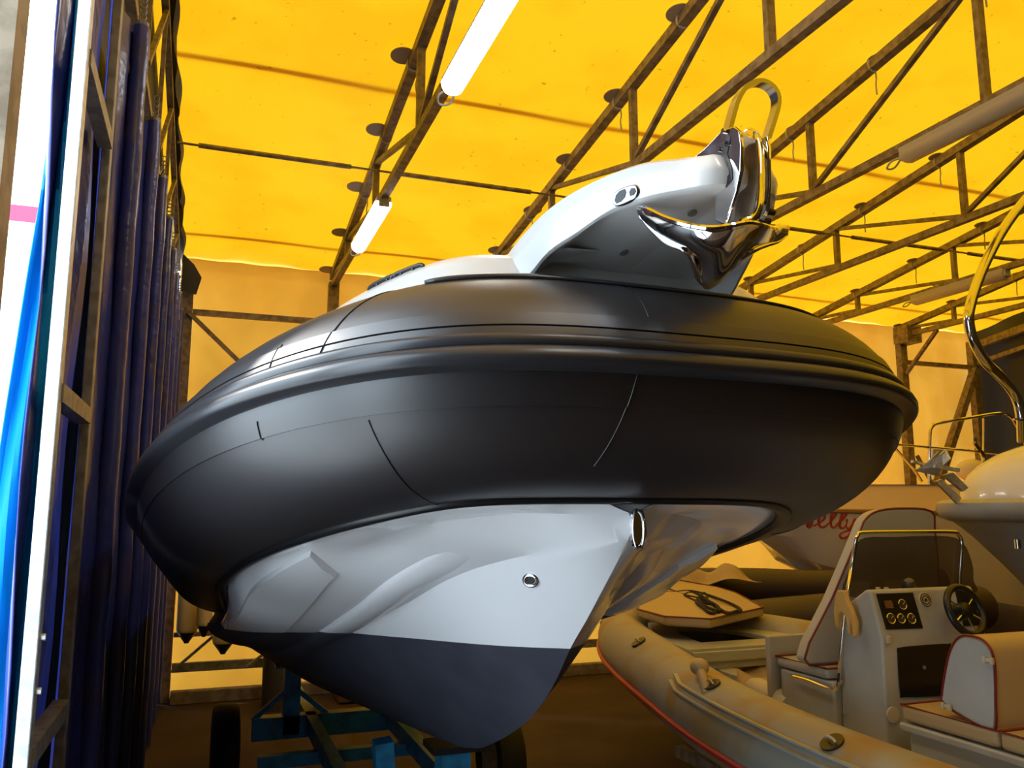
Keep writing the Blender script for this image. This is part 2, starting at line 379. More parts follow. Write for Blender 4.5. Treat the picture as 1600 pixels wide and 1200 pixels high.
tag(MB().box(((XL+XR)/2, YB-.30, .07), (XR-XL-.35, .12, .14)).build('kerb', 'concrete', bevel=.01), 'low concrete kerb along the foot of the back wall', 'kerb')
# right gable edge beams
tag(MB().bar((XR-.12, YB-.2, 4.93), (XR-.12, 1, zroof(1)-.28), .1, .12).build('gable_beam', 'steel'), 'sloping steel beam under the roof edge above the dark right wall', 'beam')
tag(MB().bar((XR-.14, YB-.2, 4.62), (XR-.14, 1, zroof(1)-.62), .06, .07).build('gable_beam', 'steel'), 'thinner lower sloping beam on the dark right wall', 'beam')

# ------------------------------------------------------------------ left: curtains and sliding door
def curtain(y0, y1, label, zt, k):
    r = empty('curtain', (-.40, y0, 0), label, 'curtain', 'blue curtain panels on the left')
    rows = []; n = 26
    for j in range(25):
        z = .03+(zt-.06)*j/24
        row = []
        for i in range(n+1):
            t = i/n; y = y0+.012+(y1-y0-.024)*t
            b = -.02-.035*math.sin(math.pi*t)+.010*math.sin(9*t*math.pi+k)*math.sin(1+z*.8)+.006*math.sin(z*7+i*.8+k)*t
            row.append(V((-.385+b, y, z)))
        rows.append(row)
    MB().grid(rows).build('sheet', 'blue', r, smooth=True, solid=.006)
    q = []
    for j in range(33):
        z = .02+(zt-.02)*j/32; q.append(V((-.375+.002*math.sin(z*11+k), y1-.03+.003*math.sin(z*6.3+k*2), z)))
    MB().tube(q, [.036+.0015*math.sin(j*1.9+k) for j in range(33)], 12).build('rolled_hem', 'blue', r, smooth=True)
    MB().tube([(-.375, y1-.01, zt), (-.375, y1-.01, zt+.03)], .03, 12).build('pole_end', 'galvdull', r)
    t = MB()
    for a in range(5): t.tube([V((-.375, y1-.01, zt+.03+.03*a))+V((.014*math.cos(q), .006*(a % 2)*math.sin(q)+.0, .02*math.sin(q))) for q in [math.pi*2*b/8 for b in range(8)]], .004, 5, closed=True)
    t.build('chain', 'galvdull', r)
ys = [3.12, 3.82, 4.86, 5.80, 6.72, 7.64, 8.56, 9.46, 10.34]
cl = ['nearest blue curtain panel, smooth, beside the sliding door frame', 'second blue curtain panel from the camera', 'third blue curtain panel from the camera', 'fourth blue curtain panel from the camera', 'fifth blue curtain panel from the camera', 'sixth blue curtain panel from the camera', 'seventh blue curtain panel from the camera', 'farthest blue curtain panel, at the back corner']
for i in range(8): curtain(ys[i], ys[i+1], cl[i], 4.24+.03*i, i*1.3)
# sliding door near the camera: galvanised frame with dark blue sheet
d = empty('sliding_door', (-.40, 2.4, 0), 'steel-framed sliding door with dark blue sheet, its near post bright galvanised', 'door')
MB().box((-.385, 2.43, 2.25), (.034, .05, 4.5)).build('near_post', 'galv', d, bevel=.003)
MB().box((-.385, 3.07, 2.25), (.03, .05, 4.5)).build('far_post', 'galvdull', d, bevel=.003)
for z0, z1 in ((1.50, 1.50), (2.41, 2.41), (3.36, 3.36), (.45, .45)):
    MB().bar((-.385, 2.44, z0), (-.385, 3.02, z1), .045, .05).build('cross_bar', 'galvdull', d)
rows = []
for j in range(30):
    z = .05+4.4*j/29; rows.append([V((-.44+.012*math.sin(i*.9+z)+.008*math.sin(z*5+i), 2.40+.68*i/12, z)) for i in range(13)])
MB().grid(rows).build('sheet', 'blue', d, smooth=True, solid=.004)
for z in (1.66, 1.79): MB().disc((-.362, 2.43, z), (1, 0, 0), .009, .012, 6).build('bolt', 'galv', d)
# bright blue gathered tarp outside, and dark post at the frame edge
def bl(px, py): return at(px, py, Y=2.56)
L_ = cr([bl(118, -60), bl(112, 0), bl(84, 160), bl(66, 300), bl(30, 520), bl(-10, 760), bl(-30, 1000), bl(-60, 1300)], 4)
R_ = cr([bl(122, -60), bl(121, 0), bl(110, 160), bl(101, 300), bl(84, 520), bl(62, 760), bl(40, 1000), bl(15, 1300)], 4)
rows = []
for i, (a, b) in enumerate(zip(L_, R_)):
    rows.append([a.lerp(b, t/10)+V((0, .02*math.sin(t*.9+i*.35), 0)) for t in range(11)])
tag(MB().grid(rows).build('tarp', 'bluelit', smooth=True, solid=.005), 'bright sunlit blue tarp gathered outside the door post at far left', 'tarp')
p = empty('door_post', (-.40, 1.72, 0), 'dark grey post at the far left edge of the picture', 'post')
MB().box((-.40, 1.70, 2.3), (.05, .09, 4.4)).build('post', 'steel', p)
MB().box((-.40, 1.70, .05), (.12, .14, .1)).build('base_plate', 'galvdull', p)
tag(MB().box((-.50, -.75, 4.52), (.05, 6.6, .10)).build('door_header', 'galvdull'), 'long steel header rail over the open doorway at far left', 'rail')
# outside
struct(MB().box((-16.0, 10, -.06), (31, 60, .1)).build('yard_ground', 'outground'))
b = empty('white_building', (-7, 26, 0), 'overexposed white building with a crimson band, seen outside through the doorway', 'building')
MB().box((-8, 26, 6.5), (14, 1, 13)).build('wall', 'outwall', b)
MB().box((-8, 25.46, 10.3), (14, .06, .45)).build('band', 'redband', b)

# ------------------------------------------------------------------ main boat
RB, RL, RA, RQ = 1.3, 1.9954, 2.2153, 3.379
def zr(s): return 2.4297-.216*min(s, 3)-.0646*(max(0, 1-s/RL)**2)+.0646-.08*max(0, s-3)
def tr(s): return .3486+(.3066-.3486)*min(1, s/2)
def rail_raw(th):
    c, sn = math.cos(th), math.sin(th)
    return (RL*(1-abs(c)**(2/RA)), RB*math.copysign(abs(sn)**(2/RQ), sn))
# even spacing by arc length
raw = [rail_raw(-math.pi/2+math.pi*i/4000) for i in range(4001)]
cum = [0]
for a, b in zip(raw, raw[1:]): cum.append(cum[-1]+math.hypot(a[0]-b[0], a[1]-b[1]))
NP = 150; rail = []; j = 0
for i in range(NP+1):
    t = cum[-1]*i/NP
    while j < 3999 and cum[j+1] < t: j += 1
    k = (t-cum[j])/max(1e-9, cum[j+1]-cum[j]); rail.append((raw[j][0]*(1-k)+raw[j+1][0]*k, raw[j][1]*(1-k)+raw[j+1][1]*k))
AFT = 5.6
aft = [RL+(AFT-RL)*(1-i/14) for i in range(14)]
hbm = lambda s: RB-.10*min(s-RL, 1.8)
rail = [(s, -hbm(s)) for s in aft]+rail+[(s, hbm(s)) for s in reversed(aft)]
nrm = []
for i in range(len(rail)):
    a = rail[max(0, i-1)]; b = rail[min(len(rail)-1, i+1)]; ds, dw = b[0]-a[0], b[1]-a[1]; l = math.hypot(ds, dw) or 1
    nrm.append((-dw/l, ds/l))     # outward
for _ in range(6):
    nrm = [nrm[0]]+[((nrm[i-1][0]+2*nrm[i][0]+nrm[i+1][0])/4, (nrm[i-1][1]+2*nrm[i][1]+nrm[i+1][1])/4) for i in range(1, len(nrm)-1)]+[nrm[-1]]
def rp(i, n, z):     # point offset n outward and z up from rail station i
    s, w_ = rail[i]; ns, nw = nrm[i]; return bw(s+ns*n, w_+nw*n, zr(s)+z)
boat = empty('inflatable_boat', bw(1.6, 0, 0), 'large white-hulled inflatable boat with a thick charcoal tube, bow towards the camera', 'boat')
def pc(i, a, dr=0):
    r = tr(rail[i][0]); a = math.radians(a); k = .75 if math.sin(a) > 0 else .8713
    return (-r-.01+(r+dr)*math.cos(a), (r+dr)*math.sin(a)*k+.011)
def rpc(i, a, dr=0, dn=0, dz=0):
    n, z = pc(i, a, dr); return rp(i, n+dn, z+dz)
prof = [(a, 0) for a in range(180, 25, -6)]+[(24.6, 0), (24.3, .005)]+[(a, .005) for a in (22, 19, 17)]+[(16.6, -.003), (16.2, -.003), (16, .004)]+[(a, .004) for a in (13, 10, 5)]
prof += [(a, .004) for a in (0, -5, -10, -15, -19.5)]+[(-20, .004), (-20.2, -.001)]+[(a, 0) for a in range(-26, -180, -6)]
rows = [[rpc(i, a, d) for a, d in prof] for i in range(len(rail))]
t = MB(); t.grid(rows, True); n = len(prof); t.f += [tuple(range(n)), tuple((len(rail)-1)*n+k for k in range(n))]
tube_ = t.build('tube', 'rubber', boat, smooth=35)
# rub rail with its stepped bands
rp_ = [(-.012, .066), (-.001, .064), (.004, .056), (.006, .040), (.004, .037), (.012, .034), (.026, .026), (.033, .012), (.033, -.001), (.026, -.010), (.010, -.013), (.004, -.018), (-.012, -.020)]
rows = [[rp(i, n, z) for n, z in rp_] for i in range(len(rail))]
MB().grid(rows).build('rub_rail', 'rubber2', boat, smooth=50)
# gasket between tube and hull
for a_, rn, rz in ((-92, .024, .016), (84, .010, .010)):
    rows = [[rpc(i, a_, .002, rn*math.cos(q), rz*math.sin(q)) for q in [2*math.pi*k/8+.3 for k in range(8)]] for i in range(len(rail))]
    MB().grid(rows, True).build('gasket', 'black', boat, smooth=60)
# panel seams across the tube
def nearest(s_, w_): return min(range(len(rail)), key=lambda i: (rail[i][0]-s_)**2+(rail[i][1]-w_)**2)
def seam(i, a0, a1, sk=0, m=tube_):
    s_ = MB(); pts = []
    for q in range(40):
        a = a0+(a1-a0)*q/39; dr = .0052 if -20 < a < 25 else .0012; k = i+sk*(a/90.)
        i0 = int(math.floor(k)); f = k-i0; pts.append(rpc(i0, a, dr).lerp(rpc(i0+1, a, dr), f))
    s_.tube(pts, .0016, 5); s_.build('seam', 'black', m)
ci = len(rail)//2
def idx_px(target_w): return min(range(14, len(rail)-14), key=lambda i: abs(rail[i][1]-target_w))
seam(idx_px(-.88), 8, 85, 3); seam(idx_px(-.82), -22, -100, -3); seam(idx_px(-1.0), -12, -21); seam(idx_px(-.98), 8, 28)
seam(idx_px(-.16), 26, 80, 1); seam(idx_px(-.17), 0, -50, 3)
seam(idx_px(.98), 8, 80, -3); seam(idx_px(1.2), -22, -110, 5)
# raised flap along the inner top of the tube, left side
a_, b_ = idx_px(-.72), idx_px(1.0)
rows = []
for i in range(a_, b_):
    f = min(1, (i-a_)/14, (b_-i)/14); rows.append([rpc(i, 62, .006), rpc(i, 72, .010), rpc(i, 82, .016)])
MB().grid(rows).build('bolt_rope_flap', 'rubber2', boat, smooth=60, solid=.008)

# hull -------------------------------------------------------
def ip(tab, x):
    if x <= tab[0][0]: return tab[0][1]
    for (a, b), (c, d) in zip(tab, tab[1:]):
        if x <= c: t = (x-a)/(c-a); return b+(d-b)*t
    return tab[-1][1]
KEEL = []
for px, py in ((990, 783), (989, 800), (987, 825), (965, 872), (940, 920), (915, 967), (890, 1011), (869, 1058), (844, 1100), (813, 1133), (771, 1158), (735, 1166)):
    q = atw(px, py, 0)-BT; KEEL.append((q.dot(BA), q.z))
print('KEEL', [(round(a, 3), round(b, 3)) for a, b in KEEL])
sl, zl = KEEL[-1]; KEEL += [(sl+.6, zl-.09), (AFT, zl-.09-.12*(AFT-sl-.6))]
KP = cr([V((s, 0, z)) for s, z in KEEL], 10)
kl = [0]
for a, b in zip(KP, KP[1:]): kl.append(kl[-1]+(b-a).length)
def keel_at(l):
    for i in range(len(KP)-1):
        if l <= kl[i+1]: return KP[i].lerp(KP[i+1], (l-kl[i])/(kl[i+1]-kl[i]))
    return KP[-1]
# curves as (s, w, z), right side positive w; parameter runs from stem to stern
def J_(u):   # top edge along the inside of the tube
    i = ci+u*(len(rail)-1-ci); i0 = min(len(rail)-2, int(i)); f = i-i0
    def o(i):
        s_, w_ = rail[i]; ns, nw = nrm[i]; n_, z_ = pc(i, -97, -.004); return V((s_+ns*n_, w_+nw*n_, zr(s_)+z_))
    return o(i0).lerp(o(i0+1), f)
chine = cr([V(p) for p in ((.375, 0, 2.10), (.45, .15, 2.10), (.6, .27, 2.10), (.75, .475, 2.069), (.95, .55, 2.008), (1.18, .652, 1.91), (1.5, .683, 1.789), (1.95, .73, 1.632), (2.6, .80, 1.50), (3.6, .84, 1.38), (5.7, .80, 1.13))], 12)
strk = cr([V(p) for p in ((.40, 0, 2.03), (.5, .09, 2.0), (.72, .19, 1.956), (1.0, .31, 1.868), (1.35, .385, 1.747), (1.8, .485, 1.62), (2.6, .58, 1.42), (3.6, .60, 1.30), (5.7, .6, 1.05))], 12)
outc = cr([V(p) for p in ((.37, .06, 2.13), (.45, .22, 2.12), (.58, .41, 2.10), (.78, .57, 2.062), (.92, .66, 2.02), (1.07, .745, 1.985), (1.3, .832, 1.908), (1.55, .88, 1.829), (1.85, .905, 1.71), (2.6, .93, 1.57), (3.6, .93, 1.45), (5.7, .88, 1.2))], 12)
def along(c, u):
    L = [0]
    for a, b in zip(c, c[1:]): L.append(L[-1]+(b-a).length)
    l = u*L[-1]
    for i in range(len(c)-1):
        if l <= L[i+1]+1e-9: return c[i].lerp(c[i+1], (l-L[i])/max(1e-9, L[i+1]-L[i]))
    return c[-1]
def by_s(c, s):      # point of a curve at station s
    for a, b in zip(c, c[1:]):
        if a.x <= s <= b.x: return a.lerp(b, (s-a.x)/max(1e-9, b.x-a.x))
    return c[-1] if s > c[-1].x else c[0]
Jc = [J_(q/400) for q in range(401)]
WLZ = lambda s: 1.686-.012*(s-.83)
def hull_row(u, side):
    s = .38+(AFT-.38)*u**2.0
    k = by_s(KP, s); st = by_s(strk, s); ch = by_s(chine, s); oc = by_s(outc, s); jj = by_s(Jc, max(s, Jc[0].x+.002))
    row = []
    kk = V((s, 0, k.z))
    if s < .42: st = kk.lerp(ch, .5)
    def seg(a, b, n, sag=0, e=False):
        for q in range(n+(1 if e else 0)):
            t = q/n; p = a.lerp(b, t); p = V(p); p.z -= sag*math.sin(math.pi*t); row.append(p)
    f = max(0, min(1, (s-.38)/.5))
    seg(kk, st, 6, .012*f)
    st2 = st+V((0, .014*f, .022*f))
    seg(st, st2, 1)
    seg(st2, ch, 6, .004*f)
    seg(ch, oc, 2)
    seg(oc, jj, 5, -.008*f, True)
    return [V((p.x, p.y*side, p.z)) for p in row]
NU = 90
def hull_rows(side): return [hull_row(i/NU, side) for i in range(NU+1)]
for side, nme in ((1, 'a'), (-1, 'b')): pass
R1 = hull_rows(1); Lf = hull_rows(-1)
full = [list(reversed(a))+b[1:] for a, b in zip(Lf, R1)]
hb = MB()
hb.grid([[bw(p.x, p.y, p.z) for p in r_] for r_ in full])
# stem cap: first row closes with the top of the bow
n = len(full[0]); first = full[0]
cap = [J_(q/400) for q in range(0, 401)]
rightcap = [p for p in cap if p.x <= first[-1].x+.0]
hull = hb.build('hull', 'gel', boat, smooth=28, solid=.006, off=1)
def antifoul(hull):
  if 1:
    # two-tone: antifouling below the waterline by face
    hull.data.materials.append(M['anti'])
    bm = bmesh.new(); bm.from_mesh(hull.data); o0 = origin(boat)
    pz = V((0, 0, 1)); pn = (BA*.056+V((0, 0, 1))).normalized(); pco = bw(.785, 0, 1.688)-o0
    bmesh.ops.bisect_plane(bm, geom=bm.verts[:]+bm.edges[:]+bm.faces[:], plane_co=pco, plane_no=pn)
    for f_ in bm.faces:
        if (f_.calc_center_median()-pco).dot(pn) < 0: f_.material_index = 1
    bm.to_mesh(hull.data); bm.free()
antifoul(hull)
# chine spray rail that starts with a blunt step on each side
for side in (-1, 1):
    rows = []
    for i in range(60):
        s = 1.07+(AFT-.2-1.07)*(i/59)**1.6; ch = by_s(chine, s+.11*(1-i/59)); oc = by_s(outc, s); nrm_ = V((0, .35, -.6)).normalized()*.03
        P_ = [ch+V((0, -.02, .01)), ch+V((0, .005, -.022)), ch.lerp(oc, .5)+V((0, .01, -.030)), oc+V((0, .012, -.022)), oc+V((0, .004, .02))]
        rows.append([bw(p.x, p.y*side, p.z) for p in P_])
    m_ = MB().grid(rows); m_.f += [(0, 1, 2, 3, 4)]
    antifoul(m_.build('spray_rail', 'gel', boat, smooth=30))
    rows = []
    for i in range(50):    # long rounded strake between keel and chine
        s = .82+(AFT-.82)*(i/49)**1.6; a = by_s(strk, s); b = by_s(chine, s); c_ = a.lerp(b, .5-.15*min(1, s-.8)); h_ = max(0, min(1, (s-.82)/.3))*.018
        d_ = (b-a); d_.x = 0; d_.normalize(); n_ = V((0, d_.z, -d_.y)); P_ = [c_-d_*.10-n_*.012, c_-d_*.06+n_*h_, c_+n_*(h_+.002), c_+d_*.02+n_*h_*.6, c_+d_*.03-n_*.015]
        rows.append([bw(p.x, p.y*side, p.z) for p in P_])
    antifoul(MB().grid(rows).build('strake', 'gel', boat, smooth=50))
# bow closure of the hull between stem and tube
rows = []
for q in range(-40, 41):
    k = abs(q)/400*2.2; p = J_(k); sg = 1 if q >= 0 else -1
    if p.x > Jc[0].x+.004: a = by_s(outc, max(.38, p.x))
    else: a = V((.382, min(p.y, .076), 2.092+.5*min(p.y, .076)))
    if abs(q) < 10: a = a.lerp(V((.382, min(p.y, .076), 2.092+.5*min(p.y, .076))), 1-abs(q)/10)
    rows.append([bw(p.x, sg*p.y, p.z), bw((p.x+a.x)/2, sg*(p.y+a.y)/2, (p.z+a.z)/2+.003), bw(a.x, sg*a.y, a.z)])
MB().grid(rows).build('bow_flange', 'gel', boat, smooth=60)
# transom
e = full[-1]; tm = MB(); tm.add([bw(p.x, p.y, p.z) for p in e], [tuple(range(len(e)))]); tm.build('transom', 'gel', boat)
# bow eye
c = atw(990, 826, 0)-BA*.035
be = MB(); be.tube([c+V((0, 0, .045*math.cos(a)))+BA*(-.022*math.sin(a)) for a in [math.pi*q/12 for q in range(13)]], .006, 10)
bo = be.build('bow_eye', 'chrome', boat, smooth=True)
MB().plate([c+BA*.012+V((0, 0, .055*math.sin(a)))+BW*(.016*math.cos(a)) for a in [2*math.pi*q/20 for q in range(20)]], BA*.02).build('eye_plate', 'chrome', bo, bevel=.003, smooth=True)
# through-hull fitting
c = surf(hb, 830, 906, .012); nn = (BA*-.45+BW*-.5+V((0, 0, -.35))).normalized()
ff = MB(); ff.tube([c+nn*.002+(BA.cross(nn)).normalized()*.018*math.cos(a)+nn.cross(BA.cross(nn)).normalized()*.022*math.sin(a) for a in [2*math.pi*q/20 for q in range(20)]], .007, 10, closed=True)
fo = ff.build('drain_fitting', 'chrome', boat, smooth=True)
MB().disc(c+nn*.002, nn, .013, .006).build('drain_hole', 'black', fo)
# deck ------------------------------------------------------
DKO = [(86, .0, .0, .0), (89, .0, -.012, .03), (90, 0, -.03, .07), (90, 0, -.06, .097), (90, 0, -.11, .106), (90, 0, -.27, .110)]
rows = [[rpc(i, a, dr, dn, dz+.05*min(1, rail[i][0]/1.5)*(k > 0)) for k, (a, dr, dn, dz) in enumerate(DKO)] for i in range(6, len(rail)-6)]
inner = [r_[-1] for r_ in rows]
dk = MB().grid(rows); k = len(inner)
for i in range(k//2): dk.add([inner[i], inner[i+1], inner[k-2-i], inner[k-1-i]], [(0, 1, 2, 3)])
dk.build('deck', 'geldeck', boat, smooth=45)
# low black cleats along the left coaming
for w_ in (-.90, -1.0):
    i = idx_px(w_)-6; c = rows[i][3]-V((0, 0, .012)); t_ = (rows[i+2][3]-rows[i-2][3]).normalized()
    m_ = MB(); m_.tube(cr([c-t_*.055+V((0, 0, .008)), c-t_*.04+V((0, 0, .018)), c+t_*.04+V((0, 0, .018)), c+t_*.055+V((0, 0, .008))], 4), .006, 8)
    for q in (-.02, .02): m_.tube([c+t_*q-V((0, 0, .01)), c+t_*q+V((0, 0, .015))], .006, 8)
    m_.build('deck_cleat', 'black', boat, smooth=True)
# bow platform
side0 = [(-.150, .0, 2.875, 2.822), (-.145, .085, 2.885, 2.815), (-.125, .118, 2.885, 2.815), (-.08, .150, 2.893, 2.817), (-.01, .200, 2.905, 2.818), (.08, .243, 2.908, 2.812), (.18, .285, 2.900, 2.782),
         (.27, .320, 2.880, 2.757), (.36, .340, 2.855, 2.715), (.47, .355, 2.82, 2.69), (.62, .34, 2.79, 2.68)]
side_ = [(a-.017, max(0, b-.02), c, d) for a, b, c, d in side0]
def spl(tab, k):     # smooth value of a table of tuples at a fractional index
    return [V(t_) for t_ in tab]
tq = cr([V((a, b, c)) for a, b, c, d in side_], 4); bq_ = cr([V((a, b, d)) for a, b, c, d in side_], 4)
rows = []
def prow(k, sg):
    T_, B_ = tq[k], bq_[k]; s, w_ = T_.x, T_.y; h = T_.z-B_.z
    P_ = [V((s*.85+.07, w_*.55, T_.z+.020)), V((s+.020, w_*.90, T_.z+.012)), V((s+.006, w_*.97, T_.z)), V((s-.004, w_*1.01, T_.z-h*.35)), V((s-.006, w_*1.02, T_.z-h*.5)), V((s, w_*1.0, B_.z+.004)), V((s+.006, w_*.985, B_.z-.001))]
    f = k/(len(tq)-1); q = V((max(.44, s+.12), max(0, w_*.90-.01), 2.768)); a = P_[-1]; q.z = min(q.z, a.z-.02)
    P_ += [a.lerp(q, .04)+V((0, 0, -.002)), a.lerp(q, .5)+V((0, 0, .006)), q]
    return [bw(p.x, p.y*sg, p.z) for p in P_]
K = len(tq); order = [(k, -1) for k in range(K-1, 0, -1)]+[(k, 1) for k in range(0, K)]
rows = [prow(k, sg) for k, sg in order]
pm = MB().grid(rows); tp = [r_[0] for r_ in rows]; K = len(tp)
for i in range(K//2): pm.add([tp[i], tp[i+1], tp[K-2-i], tp[K-1-i]], [(0, 1, 2, 3)])
plat = pm.build('bow_platform', 'geldeck', boat, smooth=32)
# fairlead in the platform side
a = [surf(pm, *p, .006) for p in cr2(((957, 303), (966, 296), (978, 291), (990, 288), (996, 293), (996, 303), (988, 312), (972, 320), (960, 322), (956, 313)))]
fair = MB().plate(a, BW*.016).build('fairlead', 'chromed', plat, bevel=.003, smooth=50)
a = [surf(pm, *p, .0075) for p in ((960, 314), (962, 305), (968, 298), (976, 295), (978, 300), (976, 308), (970, 315), (963, 318))]
MB().plate(a, BW*.002).build('slot', 'black', fair)
a = [surf(pm, *p, .008) for p in ((983, 300), (986, 294), (991, 294), (993, 299), (989, 305), (984, 306))]
MB().plate(a, BW*.002).build('bolt_hole', 'black', fair)
a = [surf(pm, *p, .003) for p in ((866, 388), (936, 393), (922, 411), (858, 409))]
if all(a): MB().plate(a, (0, 0, .004)).build('hatch_lid', 'geldeck', plat)
for px, py in ((1081, 331), (974, 393)):
    c = surf(pm, px, py, .004); MB().disc(c, (0, -.3, -1), .012, .012, 12).build('screw', 'galvdull', plat)
for px, py in ((1201, 331), (1194, 345)):
    c = ats(px, py, -.085); MB().disc(c, BW, .008, .03, 10).build('screw', 'black', plat)
# locker lid on underside
# ------------------------------------------------------------------ bow roller (part of boat) and anchor (thing)
br = empty('bow_roller', (0, 0, 0)); br.parent = boat; br.location = bw(-.1, 0, 2.8)-origin(boat)
def pl(poly, w_, t, nme, m_='chrome', par=br, bev=.003):
    return MB().plate([atw(px, py, w_) for px, py in poly], BW*t).build(nme, m_, par, bevel=bev, smooth=30)
pl([(1082, 247), (1100, 232), (1128, 203), (1146, 197), (1155, 205), (1158, 225), (1157, 265), (1150, 300), (1140, 330), (1133, 352), (1116, 345), (1117, 300), (1110, 268), (1100, 262)], -.052, .010, 'side_cheek')
pl([(1126, 250), (1131, 225), (1137, 208), (1141, 215), (1136, 240), (1143, 262), (1144, 280), (1134, 293), (1130, 285), (1139, 272), (1138, 262)], -.0535, .003, 'guide_slot', 'black', bev=0)
pl([(1190, 214), (1197, 212), (1200, 230), (1201, 290), (1197, 330), (1188, 345), (1182, 330), (1186, 260)], .045, .010, 'side_cheek')
pl([(1147, 222), (1160, 212), (1180, 218), (1184, 260), (1183, 330), (1172, 347), (1148, 350), (1150, 290)], .0, .006, 'channel_shade', 'steel', bev=0)  # brown plate standing in for the shade inside the roller channel
hp = [ats(*p, -.12) for p in ((1122, 262), (1130, 230), (1143, 180), (1150, 158), (1162, 139), (1176, 131), (1190, 130), (1204, 138), (1212, 152), (1212, 168), (1206, 190), (1197, 218))]
MB().tube(cr(hp, 5), 1, 4, flat=(.0055, .013, BA)).build('hoop', 'chromed', br, smooth=30)
c = ats(1166, 285, -.12)
MB().tube([c-BW*.03, c-BW*.018, c+BW*.018, c+BW*.03], [.045, .022, .022, .045], 20).build('roller_wheel', 'black', br, smooth=30)
for px, py in ((1131, 205), (1124, 234), (1133, 223)):
    c = atw(px, py, -.056); MB().disc(c, BW, .006, .008, 10).build('rivet', 'chrome', br)

anc = empty('anchor', bw(-.15, 0, 2.7), 'polished steel claw anchor stowed in the bow roller of the charcoal boat', 'anchor')
up_ = [(998, 326, .0), (1012, 328, -.03), (1040, 341, -.08), (1075, 352, -.135), (1110, 357, -.17), (1140, 354, -.19), (1168, 349, -.195), (1190, 353, -.18), (1208, 358, -.14), (1220, 354, -.10), (1230, 355, -.06)]
md_ = [(999, 330, .0), (1014, 341, -.045), (1044, 360, -.11), (1078, 374, -.17), (1108, 385, -.20), (1138, 378, -.225), (1165, 370, -.225), (1187, 368, -.20), (1205, 368, -.155), (1218, 362, -.11), (1230, 357, -.06)]
lo_ = [(1000, 334, .0), (1018, 357, -.03), (1045, 380, -.07), (1076, 394, -.11), (1092, 410, -.10), (1122, 428, -.13), (1152, 407, -.17), (1178, 390, -.17), (1198, 382, -.14), (1215, 376, -.10), (1228, 366, -.06)]
ton = [(1000, 334, .0), (1018, 357, -.03), (1045, 380, -.07), (1076, 395, -.10), (1093, 442, -.02), (1112, 447, -.02), (1140, 420, -.11), (1176, 392, -.16), (1198, 382, -.14), (1215, 376, -.10), (1228, 366, -.06)]
rows = [cr([ats(*p) for p in L], 5) for L in ([(a, b, c-.045*math.sin(math.pi*i/10)) for i, (a, b, c) in enumerate(up_)], [(a, b, c+.022*math.sin(math.pi*i/10)) for i, (a, b, c) in enumerate(md_)], [(a, b, c+.04*math.sin(math.pi*i/10)) for i, (a, b, c) in enumerate(lo_)], ton)]
cols = [cr([rows[r_][i] for r_ in range(4)], 4) for i in range(len(rows[0]))]
MB().grid(cols).build('claw', 'chrome', anc, smooth=70, solid=.012, bevel=0)
MB().tube(rows[0], .0075, 8).build('claw_rim', 'chrome', anc, smooth=True)
sh = cr([ats(1160, 352, -.19), ats(1180, 338, -.20), ats(1187, 310, -.20), ats(1188, 270, -.19), ats(1187, 232, -.165), ats(1178, 209, -.13), ats(1167, 207, -.08), ats(1158, 222, -.02)], 6)
MB().tube(sh, [1.3]*4+[1]*(len(sh)-4), 12, flat=(.009, .011, BW)).build('shank', 'chrome', anc, smooth=50)
sh2 = MB(); c = ats(1165, 262, -.10)
sh2.tube([c+V((0, 0, .022*math.cos(a)))+BW*(.012*math.sin(a)) for a in [2*math.pi*q/16 for q in range(16)]], .004, 8, closed=True)
sh2.build('shackle', 'chrome2', anc, smooth=True)
# ------------------------------------------------------------------ trailer under the boat, fenders
tl = empty('boat_trailer', (1.15, 6.0, 0), 'dark blue steel boat trailer under the charcoal inflatable boat', 'trailer')
for x in (.85, 1.45): MB().bar((x, 3.9, .52), (x, 8.6, .52), .08, .12).build('side_beam', 'bluepaint', tl)
MB().bar((.42, 6.8, .50), (1.95, 6.8, .50), .12, .16).build('cross_beam', 'bluepaint', tl)
MB().bar((.42, 6.05, .46), (1.98, 6.05, .46), .08, .08).build('axle', 'bluepaint', tl)
MB().bar((.85, 3.95, .50), (1.45, 3.95, .50), .08, .12).build('cross_beam', 'bluepaint', tl)
st = MB().bar((1.165, 4.0, 0), (1.165, 4.0, 1.0), .14, .12).build('keel_post', 'bluepaint', tl)
MB().box((1.165, 4.0, 1.01), (.24, .2, .03)).build('keel_pad', 'black', st)
MB().bar((.95, 4.25, .05), (.86, 4.15, 1.02), .09, .09).build('leaning_prop', 'bluepaint', tl)
for x in (.70, 1.62):
    q = MB().bar((x, 6.8, .45), (x, 6.8, .93), .12, .12).build('bunk_post', 'bluepaint', tl)
    MB().box((x, 6.8, .945), (.26, .16, .02)).build('plate', 'bluepaint', q)
    MB().tube([(x, 6.8, .95), (x, 6.8, .99)], .025, 10).build('screw_jack', 'steel', q)
    for sx in (-1, 1): MB().bar((x+sx*.05, 6.8, .75), (x+sx*.28, 6.8, .56), .035).build('gusset_brace', 'bluepaint', q)
for x, y in ((.24, 6.95), (2.12, 6.05)):
    m_ = MB(); rows = []
    for k in range(33):
        a = 2*math.pi*k/32; rr = [(.19, -.085), (.27, -.10), (.315, -.09), (.33, -.05), (.332, 0), (.33, .05), (.315, .09), (.27, .10), (.19, .085)]
        rows.append([V((x+b, y+r_*math.cos(a), .332+r_*math.sin(a))) for r_, b in rr])
    ty = m_.grid(rows).build('tyre', 'tyre', tl, smooth=50)
    MB().tube([(x-.08, y, .332), (x+.08, y, .332)], .195, 24).build('wheel_rim', 'galvdull', ty, smooth=40)
